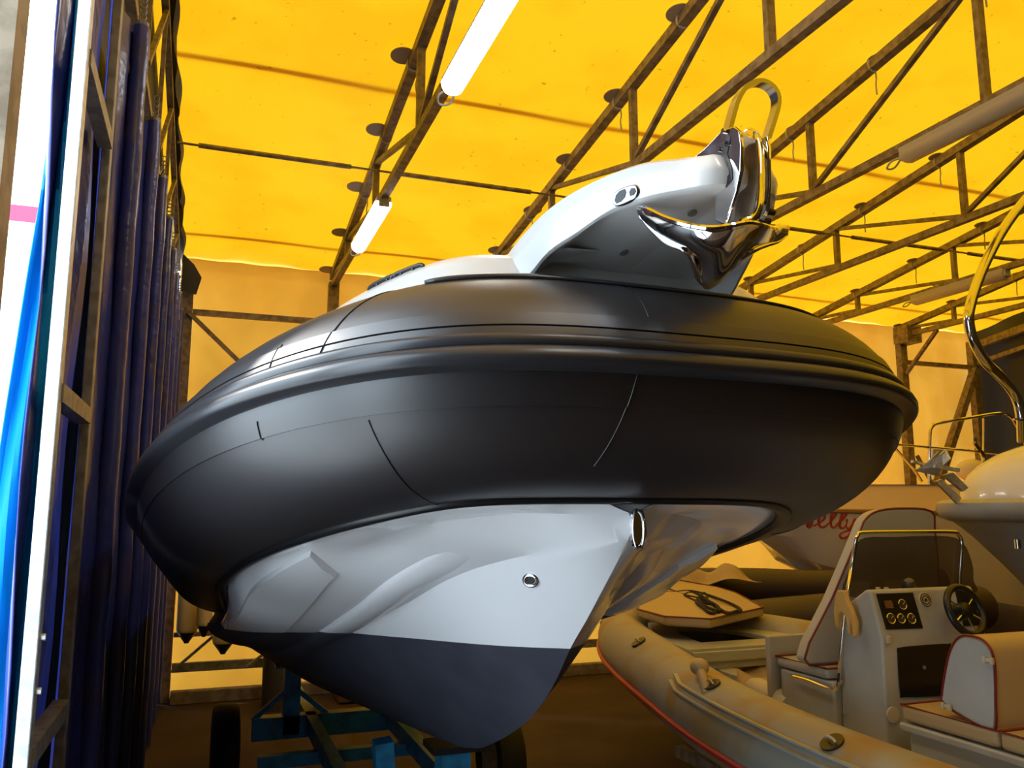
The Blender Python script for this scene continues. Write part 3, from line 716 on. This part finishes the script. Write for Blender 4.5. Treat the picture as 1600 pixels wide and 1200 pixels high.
def fender(px, py, r, h, label, m_='fender', y=10.22):
    b = at(px, py, Y=y); e = empty('boat_fender', b, label, 'fender', 'fenders on the back wall')
    MB().tube([b+V((0, 0, q)) for q in (.11, .13, .16, h-.05, h-.02, h)], [r*.8, r*.96, r, r, r*.95, r*.75], 20).build('body', m_, e, smooth=40)
    MB().tube([b+V((0, 0, q)) for q in (0, .02, .06, .12)], [r*.22, r*.3, r*.55, r*.92], 20).build('end_cone', 'black', e, smooth=40)
    MB().tube([b+V((0, 0, q)) for q in (h, h+.06, h+.1)], [r*.75, r*.4, r*.2], 20).build('top_cone', 'black', e, smooth=40)
    MB().tube([b+V((0, 0, h+.08)), V((b.x, YB-.16, b.z+h+.75)), V((b.x, YB+.0, b.z+h+.76))], .008, 6).build('lanyard', 'cord', e)
fender(291, 1005, .115, .62, 'cream boat fender nearest the curtain on the back wall', 'fender')
fender(318, 995, .085, .55, 'slimmer cream boat fender between two wider ones', y=9.98)
fender(348, 1022, .120, .62, 'lowest-hanging cream boat fender, just under the charcoal tube')
fender(374, 982, .085, .5, 'black boat fender right of the cream ones, under the charcoal tube', 'black', y=9.95)
def box_thing(name, c, sz, m_, label, cat): return tag(MB().box(c, sz).build(name, m_, bevel=.01, loc=c), label, cat)
c = at(600, 1052, Y=9.9); box_thing('wooden_crate', V((c.x, 9.9, .27)), (1.1, .5, .5), 'wood', 'plain brown wooden crate on the floor by the back wall', 'crate')
c = at(505, 1020, Y=9.8); tag(MB().tube([(c.x-.45, 9.75, 0), (c.x-.45, 9.75, .75), (c.x-.45, 9.75, .82)], [.2, .2, .14], 18).build('dark_canister', 'darktarp', smooth=40, loc=(c.x-.45, 9.75, 0)), 'dark canister on the floor behind the trailer post', 'canister')

# ------------------------------------------------------------------ small grey console boat
sb = empty('console_boat', (3.8, 4.0, .5), 'small grey inflatable boat with a centre console and red rub strip, at lower right', 'boat')
CX = 3.80
port = [(1.0, 2.74, .90), (1.8, 2.74, .90), (2.6, 2.75, .90), (3.4, 2.77, .905), (4.2, 2.83, .93), (4.9, 2.93, .98), (5.5, 3.04, 1.02), (6.0, 3.17, 1.045), (6.5, 3.37, 1.06), (6.85, 3.58, 1.07), (7.0, 3.80, 1.075)]
pts = [V((x, y, z)) for y, x, z in port]; pts += [V((2*CX-p.x, p.y, p.z)) for p in reversed(pts[:-1])]
path = cr(pts, 6); rad = [.225-.03*max(0, (p.y-5.5)/1.5) for p in path]
MB().tube(path, rad, 24).build('tube', 'grey', sb, smooth=60)
def offs(i, a, d=0):
    t = (path[min(i+1, len(path)-1)]-path[max(i-1, 0)]).normalized(); o_ = V((t.y, -t.x, 0)).normalized()*-1
    return path[i]+(o_*math.cos(math.radians(a))+V((0, 0, math.sin(math.radians(a)))))*(rad[i]+d)
MB().tube([offs(i, -18, .004) for i in range(len(path))], .020, 8).build('rub_strip', 'red', sb, smooth=True)
for a, nm_ in ((42, 'strap'), (30, 'strap')):
    k0 = min(range(len(path)//2), key=lambda i: abs(path[i].y-4.6))
    MB().tube([offs(i, a+(8 if i == k0 else 0), .008) for i in range(4, k0+1)], 1, 4, flat=(.012, .005, (0, 0, 1))).build('strap', 'cream', sb, smooth=30)
for yy, a in ((5.35, 60), (4.25, 66), (3.15, 60)):
    i = min(range(len(path)//2), key=lambda i: abs(path[i].y-yy)); p_ = offs(i, a, .004); nn = (p_-path[i]).normalized()
    pt = MB().disc(p_, nn, .055, .010, 24).build('valve_patch', 'black', sb, smooth=40)
    t = (path[i+1]-path[i]).normalized(); MB().tube([p_+t*.03*math.cos(q)+nn*(.012+.018*math.sin(q)) for q in [math.pi*k/8 for k in range(9)]], .006, 6).build('grip_ring', 'white', pt, smooth=True)
i = min(range(len(path)//2), key=lambda i: abs(path[i].y-6.6)); p_ = offs(i, 35, .004); MB().disc(p_, (p_-path[i]), .03, .01, 16).build('bow_button', 'galv', sb)
# stiffening fold on the bow side of the tube
fo_ = [offs(min(range(len(path)//2), key=lambda i: abs(path[i].y-(6.15-.0*q))), a, .003) for q, a in enumerate(range(80, -60, -14))]
fo_ = [p+V((-.0, -.06*k, 0)) for k, p in enumerate(fo_)]
# hull and deck
rows = []
for k in range(25):
    y = 1.0+5.85*k/24; hw = .78 if y < 4.6 else .78*max(.02, 1-((y-4.6)/2.35)**2)**.6; kz = .45+.45*max(0, (y-4.5)/2.4)**2
    rows.append([V((CX-hw, y, .88+.02*k/24)), V((CX-hw*.95, y, .75+.1*max(0, (y-4.5)/2.4))), V((CX-hw*.45, y, kz+.12)), V((CX, y, kz)), V((CX+hw*.45, y, kz+.12)), V((CX+hw*.95, y, .75+.1*max(0, (y-4.5)/2.4))), V((CX+hw, y, .88+.02*k/24))])
m_ = MB().grid(rows); m_.f.append(tuple(range(7))); m_.build('hull', 'boatgrey', sb, smooth=40)
MB().plate([(CX-.8, 1.05, .80), (CX+.8, 1.05, .80), (CX+.8, 4.6, .80), (CX+.55, 6.2, .86), (CX, 6.8, .9), (CX-.55, 6.2, .86), (CX-.8, 4.6, .80)], (0, 0, .02)).build('deck', 'boatgrey', sb)
# bow locker with an open hatch
lz = 1.15
fr = [at(1038, 972, Z=lz), at(1088, 1014, Z=lz), at(1236, 1004, Z=lz), at(1240, 985, Z=lz)]
o1 = [at(1078, 978, Z=lz), at(1112, 1005, Z=lz), at(1208, 998, Z=lz), at(1130, 972, Z=lz)]
out = [V((3.22, 5.22, lz)), V((4.42, 5.22, lz)), V((4.30, 5.9, lz)), V((3.95, 6.55, lz)), V((3.65, 6.55, lz)), V((3.32, 5.9, lz))]
inn = [V((3.46, 5.44, lz)), V((4.12, 5.44, lz)), V((4.08, 5.9, lz)), V((3.90, 6.2, lz)), V((3.72, 6.2, lz)), V((3.55, 5.9, lz))]
m_ = MB(); dz = V((0, 0, -.03)); n = 6
m_.add(out+inn+[p+dz for p in inn]+[p+V((0, 0, -.14)) for p in out], [(i, (i+1) % n, n+(i+1) % n, n+i) for i in range(n)]+[(n+i, n+(i+1) % n, 2*n+(i+1) % n, 2*n+i) for i in range(n)]+[(i, 3*n+i, 3*n+(i+1) % n, (i+1) % n) for i in range(n)])
lk = m_.build('bow_locker', 'boatgrey', sb, solid=.02, bevel=.006)
MB().plate([p+V((0, 0, -.26)) for p in inn], (0, 0, .02)).build('locker_floor', 'wood', lk)
MB().bar((3.24, 5.20, 1.10), (4.42, 5.20, 1.10), .03, .07).build('locker_lip', 'boatgrey', lk, bevel=.006)
# console
con = empty('console', (0, 0, 0)); con.parent = sb; con.location = V((3.7, 3.6, .82))-origin(sb)
X0c, X1c = 3.36, 4.09
pf = [(3.56, .82), (3.56, 1.45), (3.625, 1.685), (3.655, 1.69), (3.80, 1.60), (3.88, 1.25), (3.90, .82)]
MB().plate([V((X0c, y, z)) for y, z in pf], (X1c-X0c, 0, 0)).build('body', 'boatgrey', con, bevel=.014, seg=3, smooth=40)
fn = V((0, -.235, .065)).normalized(); fp0 = V((X0c, 3.56, 1.45))
def fp(px, py, d=0): return at(px, py, n=fn, p=fp0)+fn*d
pn_ = MB().plate([fp(*q, .002) for q in ((1368, 928), (1425, 926), (1441, 982), (1384, 984))], fn*.006).build('gauge_panel', 'panel', con, bevel=.002)
for px, py, r in ((1386, 945, .030), (1408, 945, .026), (1390, 967, .026), (1406, 967, .024), (1422, 967, .026)):
    c = fp(px, py, .011); g_ = MB(); u_ = V((1, 0, 0)); v_ = fn.cross(u_)
    if r == .030: MB().plate([c+u_*a*.026+v_*b*.02 for a, b in ((-1, -1), (1, -1), (1, 1), (-1, 1))], fn*.004).build('switch', 'wood', pn_); continue
    g_.tube([c+(u_*math.cos(q)+v_*math.sin(q))*r for q in [2*math.pi*k/20 for k in range(20)]], .003, 6, closed=True)
    g2 = g_.build('gauge_bezel', 'chrome2', pn_, smooth=True); MB().disc(c, fn, r, .003).build('gauge_face', 'dial', g2)
    MB().bar(c+fn*.003, c+fn*.003+(u_*.6+v_*.5)*r, .002).build('needle', 'white', g2)
c = fp(1445, 938, .004); e_ = MB().disc(c, fn, .042, .006, 28).build('round_emblem', 'white', con)
for r in (.034, .022): MB().tube([c+fn*.004+(V((1, 0, 0))*math.cos(q)+fn.cross(V((1, 0, 0)))*math.sin(q))*r for q in [2*math.pi*k/24 for k in range(24)]], .003, 6, closed=True).build('emblem_ring', 'panel', e_)
MB().disc(c+fn*.004, fn, .009, .004).build('emblem_dot', 'panel', e_)
MB().plate([fp(*q, .002) for q in ((1491, 921), (1513, 921), (1532, 977), (1505, 979))], fn*.006).build('side_panel', 'panel', con)
MB().plate(cr([at(*q, Y=3.556) for q in ((1405, 1012), (1440, 1008), (1480, 1006), (1484, 1012), (1484, 1078), (1478, 1086), (1414, 1089), (1406, 1082), (1402, 1020))], 4, True), (0, -.006, 0)).build('locker_door', 'panel', con)
MB().disc(at(1444, 1043, Y=3.545), (0, 1, 0), .010, .008, 10).build('door_knob', 'galvdull', con)
MB().disc(at(1395, 1117, Y=3.55), (0, 1, 0), .040, .012, 28).build('round_cap', 'white', con, bevel=.002)
MB().box(at(1388, 1000, Y=3.55), (.025, .02, .04)).build('latch', 'white', con, bevel=.005)
for px in (1372, 1385): MB().disc(at(px, 922, Y=3.66), (0, 0, 1), .012, .03, 12).build('push_button', 'white', con)
# steering wheel
wc = V((fp(1503, 952).x+.0, 3.50, fp(1503, 952).z)); wc = at(1508, 954, Y=3.44); wn = V((.10, -1, .35)).normalized()
wu = V((1, 0, 0))-wn*wn.x; wu.normalize(); wv = wn.cross(wu)
sw = empty('steering_wheel', (0, 0, 0)); sw.parent = sb; sw.location = wc-origin(sb)
MB().tube([wc+(wu*math.cos(q)+wv*math.sin(q))*.125 for q in [2*math.pi*k/40 for k in range(40)]], .019, 12, closed=True).build('rim', 'black', sw, smooth=True)
MB().tube([wc-wn*.08, wc-wn*.02, wc+wn*.015, wc+wn*.022], [.05, .045, .04, .02], 18).build('hub', 'black', sw, smooth=40)
for a in (35, -25, -80, 150, 210): MB().tube([wc+(wu*math.cos(math.radians(a))+wv*math.sin(math.radians(a)))*r_ for r_ in (.035, .118)], .005, 8).build('spoke', 'chrome2', sw, smooth=True)
# windscreen with its hoop
MB().plate(cr([at(*q, Y=3.86) for q in ((1322, 930), (1332, 880), (1345, 843), (1400, 839), (1480, 838), (1506, 850), (1519, 880), (1521, 905), (1520, 928), (1420, 930))], 5, True), (0, .006, 0)).build('windscreen', 'glass', con)
hp = [at(1311, 1062, X=3.34), at(1314, 1020, X=3.34), at(1322, 940, X=3.36), at(1331, 885, Y=3.84), at(1337, 846, Y=3.84), at(1341, 836, Y=3.84), at(1350, 832, Y=3.84), at(1420, 831, Y=3.84), at(1486, 831, Y=3.84), at(1498, 836, Y=3.84), at(1503, 852, Y=3.84), at(1500, 900, Y=3.84), at(1498, 945, Y=3.84)]
MB().tube(cr(hp, 5), .011, 10).build('windscreen_hoop', 'chrome2', con, smooth=True)
# compass on the console
c = at(1420, 912, Y=3.74); cm = MB().ball(c, .036, 14, 8).build('compass', 'dial', con, smooth=True); MB().disc(c-V((0, 0, .035)), (0, 0, 1), .04, .03).build('compass_base', 'black', cm)
# front seat: box, cushion, backrest
MB().plate([V((3.32, y, z)) for y, z in ((3.90, .82), (4.36, .82), (4.36, 1.17), (3.90, 1.17))], (.82, 0, 0)).build('front_seat_box', 'boatgrey', con, bevel=.015, smooth=40)
MB().box((3.73, 4.42, 1.10), (.9, .04, .50)).build('front_board', 'cream', con, bevel=.008)
def cushion(name, poly, t, par, m_='cream', pip=True, bev=.025):
    o_ = MB().plate(poly, t).build(name, m_, par, bevel=bev, seg=4, smooth=60)
    if pip: MB().tube([V(p) for p in poly], .006, 6, closed=True).build('piping', 'piping', o_, smooth=True)
    return o_
cushion('front_seat_cushion', [V((3.31, 3.93, 1.235)), V((4.14, 3.93, 1.235)), V((4.14, 4.38, 1.235)), V((3.31, 4.38, 1.235))], (0, 0, -.06), con)
bp = [at(*q, Y=4.02) for q in ((1257, 1030), (1312, 1036), (1460, 1030), (1467, 910), (1461, 830), (1456, 799), (1412, 794), (1372, 798), (1352, 812), (1342, 835), (1300, 935))]
cushion('front_backrest', cr(bp, 3, True), (0, .085, 0), con, bev=.03)
# side grab rail on the seat box
MB().tube(cr([at(1240, 1057, X=3.29), at(1262, 1063, X=3.285), at(1296, 1076, X=3.285), at(1308, 1074, X=3.285), at(1312, 1052, X=3.30)], 5), .010, 8).build('grab_rail', 'chrome2', con, smooth=True)
# helm seat
hs = empty('helm_seat', (0, 0, 0)); hs.parent = sb; hs.location = V((3.8, 2.9, .82))-origin(sb)
MB().box((3.83, 2.72, .93), (1.02, 1.32, .22)).build('seat_box', 'boatgrey', hs, bevel=.015, smooth=40)
MB().box((3.83, 2.72, 1.052), (1.08, 1.38, .04)).build('seat_rim', 'boatgrey', hs, bevel=.01, smooth=40)
for y0_, y1_ in ((2.86, 3.40), (2.05, 2.85)):
    cushion('seat_cushion', [V((3.30, y0_, 1.155)), V((4.36, y0_, 1.155)), V((4.36, y1_, 1.155)), V((3.30, y1_, 1.155))], (0, 0, -.075), hs, 'cream_rooflit', bev=.02)
bp = [at(*q, X=3.32) for q in ((1556, 1137), (1556, 1090), (1555, 1045), (1549, 1016), (1536, 1000), (1520, 994), (1504, 993), (1492, 1002), (1483, 1022), (1476, 1055), (1472, 1085), (1475, 1100), (1488, 1110), (1545, 1142))]
bk = cushion('backrest', cr(bp, 3, True), (1.0, 0, 0), hs, 'cream_rooflit', bev=.012)
MB().plate([p-V((.004, 0, 0)) for p in cr([at(*q, X=3.32) for q in ((1553, 1133), (1553, 1048), (1546, 1018), (1534, 1004), (1518, 998), (1506, 997), (1495, 1006), (1486, 1024), (1479, 1056), (1475, 1085), (1479, 1099), (1542, 1137))], 3, True)], (.003, 0, 0)).build('end_panel', 'boatgrey', bk)
for px, py in ((1545, 1032), (1480, 1104)):
    c = at(px, py, X=3.305); b_ = MB(); b_.box(c, (.012, .05, .018)); b_.box(c+V((-.005, .02, 0)), (.014, .014, .03)); b_.box(c+V((-.005, -.02, 0)), (.014, .014, .03)); b_.build('buckle', 'white', bk, bevel=.003)
# things lying in the small boat
cu = empty('bow_cushion', (3.9, 6.2, 1.17), 'flat cream cushion with pointed end lying on the bow of the small grey boat', 'cushion')
c2 = [at(995, 951, Z=1.33), at(1039, 963, Z=1.33), at(1110, 967, Z=1.33), at(1193, 949, Z=1.33), at(1150, 926, Y=6.7), at(1120, 917, Y=6.95), at(1060, 906, Y=7.1), at(1015, 922, Y=7.0)]
cm_ = MB(); cen = sum(c2, V())/len(c2); cm_.add(c2+[cen], [(i, (i+1) % 8, 8) for i in range(8)])
MB().plate(c2, (0, 0, -.07)).build('cover', 'cream_rooflit', cu, bevel=.02, seg=3, smooth=60)
MB().tube(c2, .006, 6, closed=True).build('piping', 'piping', cu, smooth=True)
rr = random.Random(3); rp2 = []
for q in ((1034, 929), (1052, 930), (1075, 927), (1099, 932), (1130, 943), (1152, 951), (1158, 957), (1150, 962), (1136, 961), (1118, 950), (1098, 938), (1082, 930), (1070, 936), (1090, 945), (1112, 957), (1124, 958), (1120, 951), (1100, 948), (1092, 942), (1106, 944), (1122, 954), (1112, 961), (1098, 954), (1088, 944), (1100, 930), (1104, 938), (1080, 938), (1064, 932), (1046, 926)):
    pq = surf(cm_, *q, .0) or at(*q, Z=1.36); rp2.append(pq+V((0, 0, .012+rr.random()*.02)))
tag(MB().tube(cr(rp2, 6), .012, 8).build('rope_coil', 'rope', smooth=True, loc=rp2[10]), 'tangled black rope lying on the cream bow cushion', 'rope')
# glove hung on the hoop
gc = at(1325, 955, X=3.33); gl = MB()
body = [(-.035, .075), (-.02, .11), (.02, .115), (.03, .07), (.05, .03), (.075, -.04), (.07, -.12), (.055, -.13), (.05, -.06), (.04, -.12), (.028, -.11), (.02, -.03), (0, .0), (-.02, -.02), (-.03, -.10), (-.045, -.08), (-.05, 0)]
gl.plate([gc+V((-.015, -x_, z_)) for x_, z_ in [(a*1.3, b) for a, b in body]], (-.03, 0, 0))
tag(gl.build('work_glove', 'glove', bevel=.008, seg=3, smooth=60, loc=gc), 'yellow leather work glove hung on the windscreen hoop of the small boat', 'glove')
# crumpled sheet and bundle on the deck
rows = []; rr = random.Random(5)
p00, p10, p11, p01 = at(1095, 1030, Z=1.0), at(1232, 1022, Z=1.0), at(1236, 1090, Z=.9), at(1150, 1085, Z=.9)
for i in range(22):
    row = []
    for j in range(26):
        u_, v_ = j/25, i/21; p = p00.lerp(p10, u_).lerp(p01.lerp(p11, u_), v_)
        row.append(p+V((0, 0, .02+.03*math.sin(7*u_+3*math.sin(5*v_))+.02*math.sin(13*v_+4*u_)+rr.random()*.012)))
    rows.append(row)
tag(MB().grid(rows).build('crumpled_sheet', 'cloth', smooth=True, solid=.006, loc=p00), 'crumpled cream sheet spread on the deck of the small grey boat', 'sheet')
fc = [at(1172, 1072, Z=.98), at(1234, 1102, Z=.96)]; fc = [fc[0], fc[0].lerp(fc[1], .08), fc[0].lerp(fc[1], .2), fc[0].lerp(fc[1], .85), fc[1]]
tag(MB().tube(fc, [.03, .06, .075, .075, .05], 16).build('white_fender', 'white', smooth=50, loc=fc[0]), 'white cylindrical fender lying in the small grey boat beside its console', 'fender')
kc = at(1093, 1042, Z=1.21); m_ = MB().ball(kc, .055, 14, 9, (1, 1.1, .9)); m_.tube(cr([kc, kc+V((-.03, -.08, -.05)), kc+V((-.05, -.15, -.12))], 4), [.03]*9, 8)
tag(m_.build('wrapped_knob', 'cream_rooflit', smooth=70, loc=kc), 'bunched yellow cloth knot tied on the side tube of the small grey boat', 'cloth')
MB().plate([at(*q, Z=.98) for q in ((1110, 1048), (1150, 1046), (1152, 1064), (1128, 1056))], (0, 0, .03)).build('deck_block', 'boatgrey', sb)
# trailer frame carrying the small boat
t2 = empty('small_trailer', (3.8, 3.5, 0), 'low steel trailer frame under the small grey console boat', 'trailer')
for x in (3.35, 4.25): MB().bar((x, 1.2, .38), (x, 5.6, .38), .07, .08).build('side_beam', 'steel', t2)
for y in (1.6, 3.2, 5.2): MB().bar((3.35, y, .38), (4.25, y, .38), .07, .06).build('cross_beam', 'steel', t2)
for x in (3.35, 4.25):
    for y in (1.6, 5.2): MB().bar((x, y, 0), (x, y, .34), .06, .06).build('leg', 'steel', t2)

# ------------------------------------------------------------------ dark inflatable stored behind
gb = empty('dark_inflatable', (5.6, 7.4, .6), 'dark grey inflatable boat stored behind the small grey boat', 'boat')
a, b_ = at(1045, 915, Y=7.7), at(1300, 917, Y=7.55)
MB().tube(cr([a+V((-.25, .25, 0)), a, a.lerp(b_, .5)+V((0, 0, .01)), b_, b_+V((1.6, .1, 0))], 6), .18, 20).build('far_tube', 'darkgrey', gb, smooth=60)
c_, d_ = at(1130, 980, Y=6.9), at(1330, 962, Y=6.8)
MB().tube(cr([c_+V((-.15, .5, .02)), c_, c_.lerp(d_, .5), d_, d_+V((1.8, .1, 0))], 6), .23, 20).build('near_tube', 'darkgrey', gb, smooth=60)
MB().plate([c_+V((-.1, .1, -.1)), d_+V((1.8, .1, -.1)), b_+V((1.6, 0, -.14)), a+V((0, 0, -.14))], (0, 0, -.25)).build('floor_hull', 'black', gb)
for x in (5.0, 7.2):
    MB().box((x, 7.25, .42), (.25, .9, .84)).build('support_block', 'darktarp', gb)
rows = []; p00, p10, p11, p01 = at(1075, 902, Y=7.35), at(1140, 888, Y=7.45), at(1190, 912, Y=7.1), at(1040, 925, Y=7.0)
for i in range(14):
    row = []
    for j in range(16):
        u_, v_ = j/15, i/13; p = p00.lerp(p10, u_).lerp(p01.lerp(p11, u_), v_); row.append(p+V((0, 0, .03*math.sin(9*u_+2*v_)+.02*math.sin(7*v_)+.03)))
    rows.append(row)
tag(MB().grid(rows).build('folded_tarp', 'cloth', smooth=True, solid=.006, loc=p00), 'pale crumpled cover behind the cream bow cushion, under the big hull', 'cover')

# ------------------------------------------------------------------ named cream motorboat
nb = empty('motorboat', (8, 8.9, .5), 'cream motorboat with red script name on its bow, at far right', 'boat')
R_ = [
 [(1120, 762, 8.9), (1210, 759, 8.45), (1330, 757, 8.2), (1500, 757, 8.05), (1700, 757, 8.0)],
 [(1135, 792, 8.9), (1230, 796, 8.40), (1335, 799, 8.12), (1500, 802, 7.95), (1700, 808, 7.9)],
 [(1165, 828, 8.9), (1214, 836, 8.62), (1326, 849, 8.22), (1500, 870, 8.02), (1700, 895, 7.95)],
 [(1200, 852, 8.9), (1250, 870, 8.68), (1303, 887, 8.42), (1500, 930, 8.15), (1700, 965, 8.1)],
 [(1222, 868, 8.9), (1270, 884, 8.75), (1310, 900, 8.55), (1500, 950, 8.3), (1700, 985, 8.2)],
 [(1262, 902, 8.9), (1285, 905, 8.9), (1320, 918, 8.9), (1500, 985, 8.9), (1700, 1040, 8.9)]]
rows = [cr([at(px, py, Y=y) for px, py, y in L], 6) for L in R_]
m_ = MB(); m_.grid(rows[1:]); nsurf = MB().grid([[p+V((0, 0, .15)) for p in rows[1]]]+rows[1:]); mir = [[V((p.x, 17.8-p.y, p.z)) for p in r_] for r_ in rows]; m_.grid(mir[1:])
m_.build('hull', 'nelly', nb, smooth=25)
m_ = MB(); m_.grid([[p+V((0, .03, 0)) for p in rows[0]], [p+V((0, .01, 0)) for p in rows[1]]]); m_.grid([rows[0], mir[0]]); m_.grid([mir[0], mir[1]])
m_.build('deck', 'nellytop', nb, smooth=25)
MB().tube([p+V((0, -.005, 0)) for p in rows[1]], 1, 6, flat=(.02, .028, (0, 0, 1))).build('rub_strip', 'tan', nb, smooth=40)
tx = min(range(len(rows[1])), key=lambda i: abs(rows[1][i].x-at(1505, 802, Y=8).x))
for x in (7.3, 9.5): MB().box((x, 8.9, .45), (.25, .9, .9)).build('keel_block', 'wood', nb)
def ny(px): return 8.37+(px-1240)/(1340-1240)*(8.13-8.37)
def stroke(L, wd=.020):
    P_ = cr([surf(nsurf, px, py, .004) for px, py in L], 5); n = len(P_)
    MB_ = MB().tube(P_, [1.15*wd*(.5+.5*math.sin(math.pi*min(1, max(0, k/n)))) for k in range(n)], 6)
    return MB_
for L, wd in (([(1240, 822), (1245, 815), (1250, 803), (1254, 796), (1257, 800), (1260, 813), (1264, 823), (1269, 812), (1272, 800), (1278, 796)], .022),
          ([(1270, 822), (1278, 818), (1287, 811), (1288, 805), (1283, 804), (1279, 812), (1281, 822), (1288, 823), (1295, 817)], .017),
          ([(1292, 820), (1300, 812), (1306, 802), (1303, 798), (1299, 806), (1298, 820), (1303, 824), (1309, 818)], .017),
          ([(1306, 820), (1315, 813), (1322, 803), (1319, 798), (1315, 806), (1312, 821), (1317, 825), (1323, 818)], .017),
          ([(1321, 814), (1324, 812), (1322, 822), (1326, 826), (1332, 820), (1336, 810), (1332, 824), (1327, 836), (1317, 841), (1312, 836), (1318, 831), (1328, 828), (1338, 820)], .014)):
    stroke(L, wd).build('letter', 'letter', nb, smooth=True)
# pulpit rail
def rail_(pts, r, nme, m_='chrome2', par=None): return MB().tube(cr(pts, 6), r, 8).build(nme, m_, par, smooth=True)
y = 8.3
rail_([at(*q, Y=y) for q in ((1385, 694), (1405, 695), (1500, 703), (1590, 712), (1640, 716))], .018, 'lower_rail', par=nb)
rail_([at(*q, Y=y) for q in ((1452, 756), (1452, 720), (1453, 680), (1456, 667), (1468, 661), (1520, 652), (1560, 646), (1578, 650), (1590, 668), (1600, 690), (1610, 720))], .022, 'upper_rail', par=nb)
rail_([at(*q, Y=y) for q in ((1537, 654), (1537, 690), (1536, 720), (1536, 757))], .018, 'rail_post', par=nb)
rail_([at(*q, Y=y) for q in ((1522, 684), (1524, 695), (1535, 710), (1538, 730))], .03, 'bow_fitting', par=nb)
rail_([at(*q, Y=8.9) for q in ((1400, 702), (1425, 730), (1440, 752))], .02, 'rail_stay', par=nb)
c = at(1520, 735, Y=8.6); MB().ball(c, .22, 16, 10, (1.2, .8, .7)).build('hatch_dome', 'nelly', nb, smooth=True)

# ------------------------------------------------------------------ white boat at the right edge
eb = empty('white_motorboat', (6.3, 4.6, .5), 'white rounded bow of a motorboat cut off by the right edge of the picture', 'boat')
tip = at(1498, 778, Y=4.6); CXe, CYe = tip.x+2.6, 4.6; zb = 2.17
def ell(a, rx, ry, z, dx=0): return V((CXe+dx-rx*math.cos(a), CYe+ry*math.sin(a), z))
AN = [-math.pi/2+math.pi*k/40 for k in range(41)]
rows = []
for rx, ry, z in ((2.44, .92, 2.19), (2.54, .98, 2.19), (2.60, 1.02, 2.165), (2.61, 1.03, 2.12), (2.58, 1.0, 2.06), (2.50, .95, 2.03), (2.38, .9, 2.03)):
    rows.append([ell(a, rx, ry, z+.03*(1-math.cos(a))) for a in AN])
MB().grid(rows).build('rub_rail', 'boatgrey', eb, smooth=50)
rows = []
for k in range(11):
    q = math.pi/2*k/10; rx = .25+2.15*math.cos(q)**.9; ry = .1+.80*math.cos(q); rows.append([ell(a, rx, ry, 2.18+.58*math.sin(q)**.9) for a in AN])
MB().grid(rows).build('deck_dome', 'gel', eb, smooth=60)
rows = []
for rx, ry, z, dx in ((2.50, .95, 2.05, 0), (2.36, .82, 1.92, .03), (2.15, .60, 1.70, .05), (1.95, .40, 1.45, .10), (1.7, .2, 1.15, .1), (1.4, .05, .9, .1)):
    rows.append([ell(a, rx, ry, z, dx) for a in AN])
MB().grid(rows).build('hull', 'boatgrey', eb, smooth=40)
MB().box((6.9, 4.6, .42), (.3, .8, .84)).build('keel_block', 'wood', eb)
c = at(1590, 850, Y=4.2); MB().tube([c+V((0, 0, .03)), c+V((0, 0, -.03))], .02, 10).build('bow_eye', 'chrome', eb, smooth=True)
hp = [at(*q, Y=4.3) for q in ((1700, 215), (1650, 262), (1606, 308), (1572, 352), (1545, 400), (1526, 445), (1515, 483), (1514, 505), (1521, 532), (1540, 565), (1565, 590), (1583, 612), (1592, 632), (1596, 655))]
ra = MB().tube(cr(hp, 6), .036, 14).build('bow_rail', 'chrome2', eb, smooth=True)
c = hp[-1]; MB().disc(c, (0, 0, 1), .055, .012, 20).build('rail_flange', 'chrome2', ra)
MB().tube([c, V((c.x+.05, 4.35, 2.6))], .034, 12).build('rail_foot', 'chrome2', ra, smooth=True)
# galvanised anchor on the edge boat
ga = empty('galvanised_anchor', at(1480, 740, Y=4.6), 'small grey galvanised anchor on the bow of the white edge boat', 'anchor')
P = lambda px, py, y=4.6: at(px, py, Y=y)
MB().plate([P(1462, 752), P(1472, 748), P(1503, 778), P(1497, 788)], (0, .02, 0)).build('shank', 'galv', ga, bevel=.003)
MB().plate([P(1475, 742, 4.5), P(1490, 738, 4.5), P(1514, 762, 4.5), P(1506, 768, 4.5)], (0, .03, 0)).build('bow_bracket', 'galv', ga, bevel=.003)
MB().plate([P(1428, 735), P(1466, 744, 4.55), P(1473, 728, 4.5), P(1486, 716, 4.45), P(1478, 702, 4.5), P(1470, 710, 4.5), P(1462, 725, 4.6)], (0, .012, .0)).build('fluke', 'galv', ga, bevel=.002)
MB().plate([P(1458, 702), P(1476, 702), P(1483, 720), P(1468, 732), P(1457, 725)], (0, .012, 0)).build('fluke', 'galv', ga, bevel=.002)
MB().bar(P(1425, 721), P(1462, 730), .025, .02).build('stock', 'galv', ga)
MB().bar(P(1460, 728, 4.5), P(1498, 735, 4.45), .03, .025).build('stock', 'galv', ga)
MB().tube([P(1437, 735), P(1466, 706)], .006, 6).build('rod', 'galv', ga)
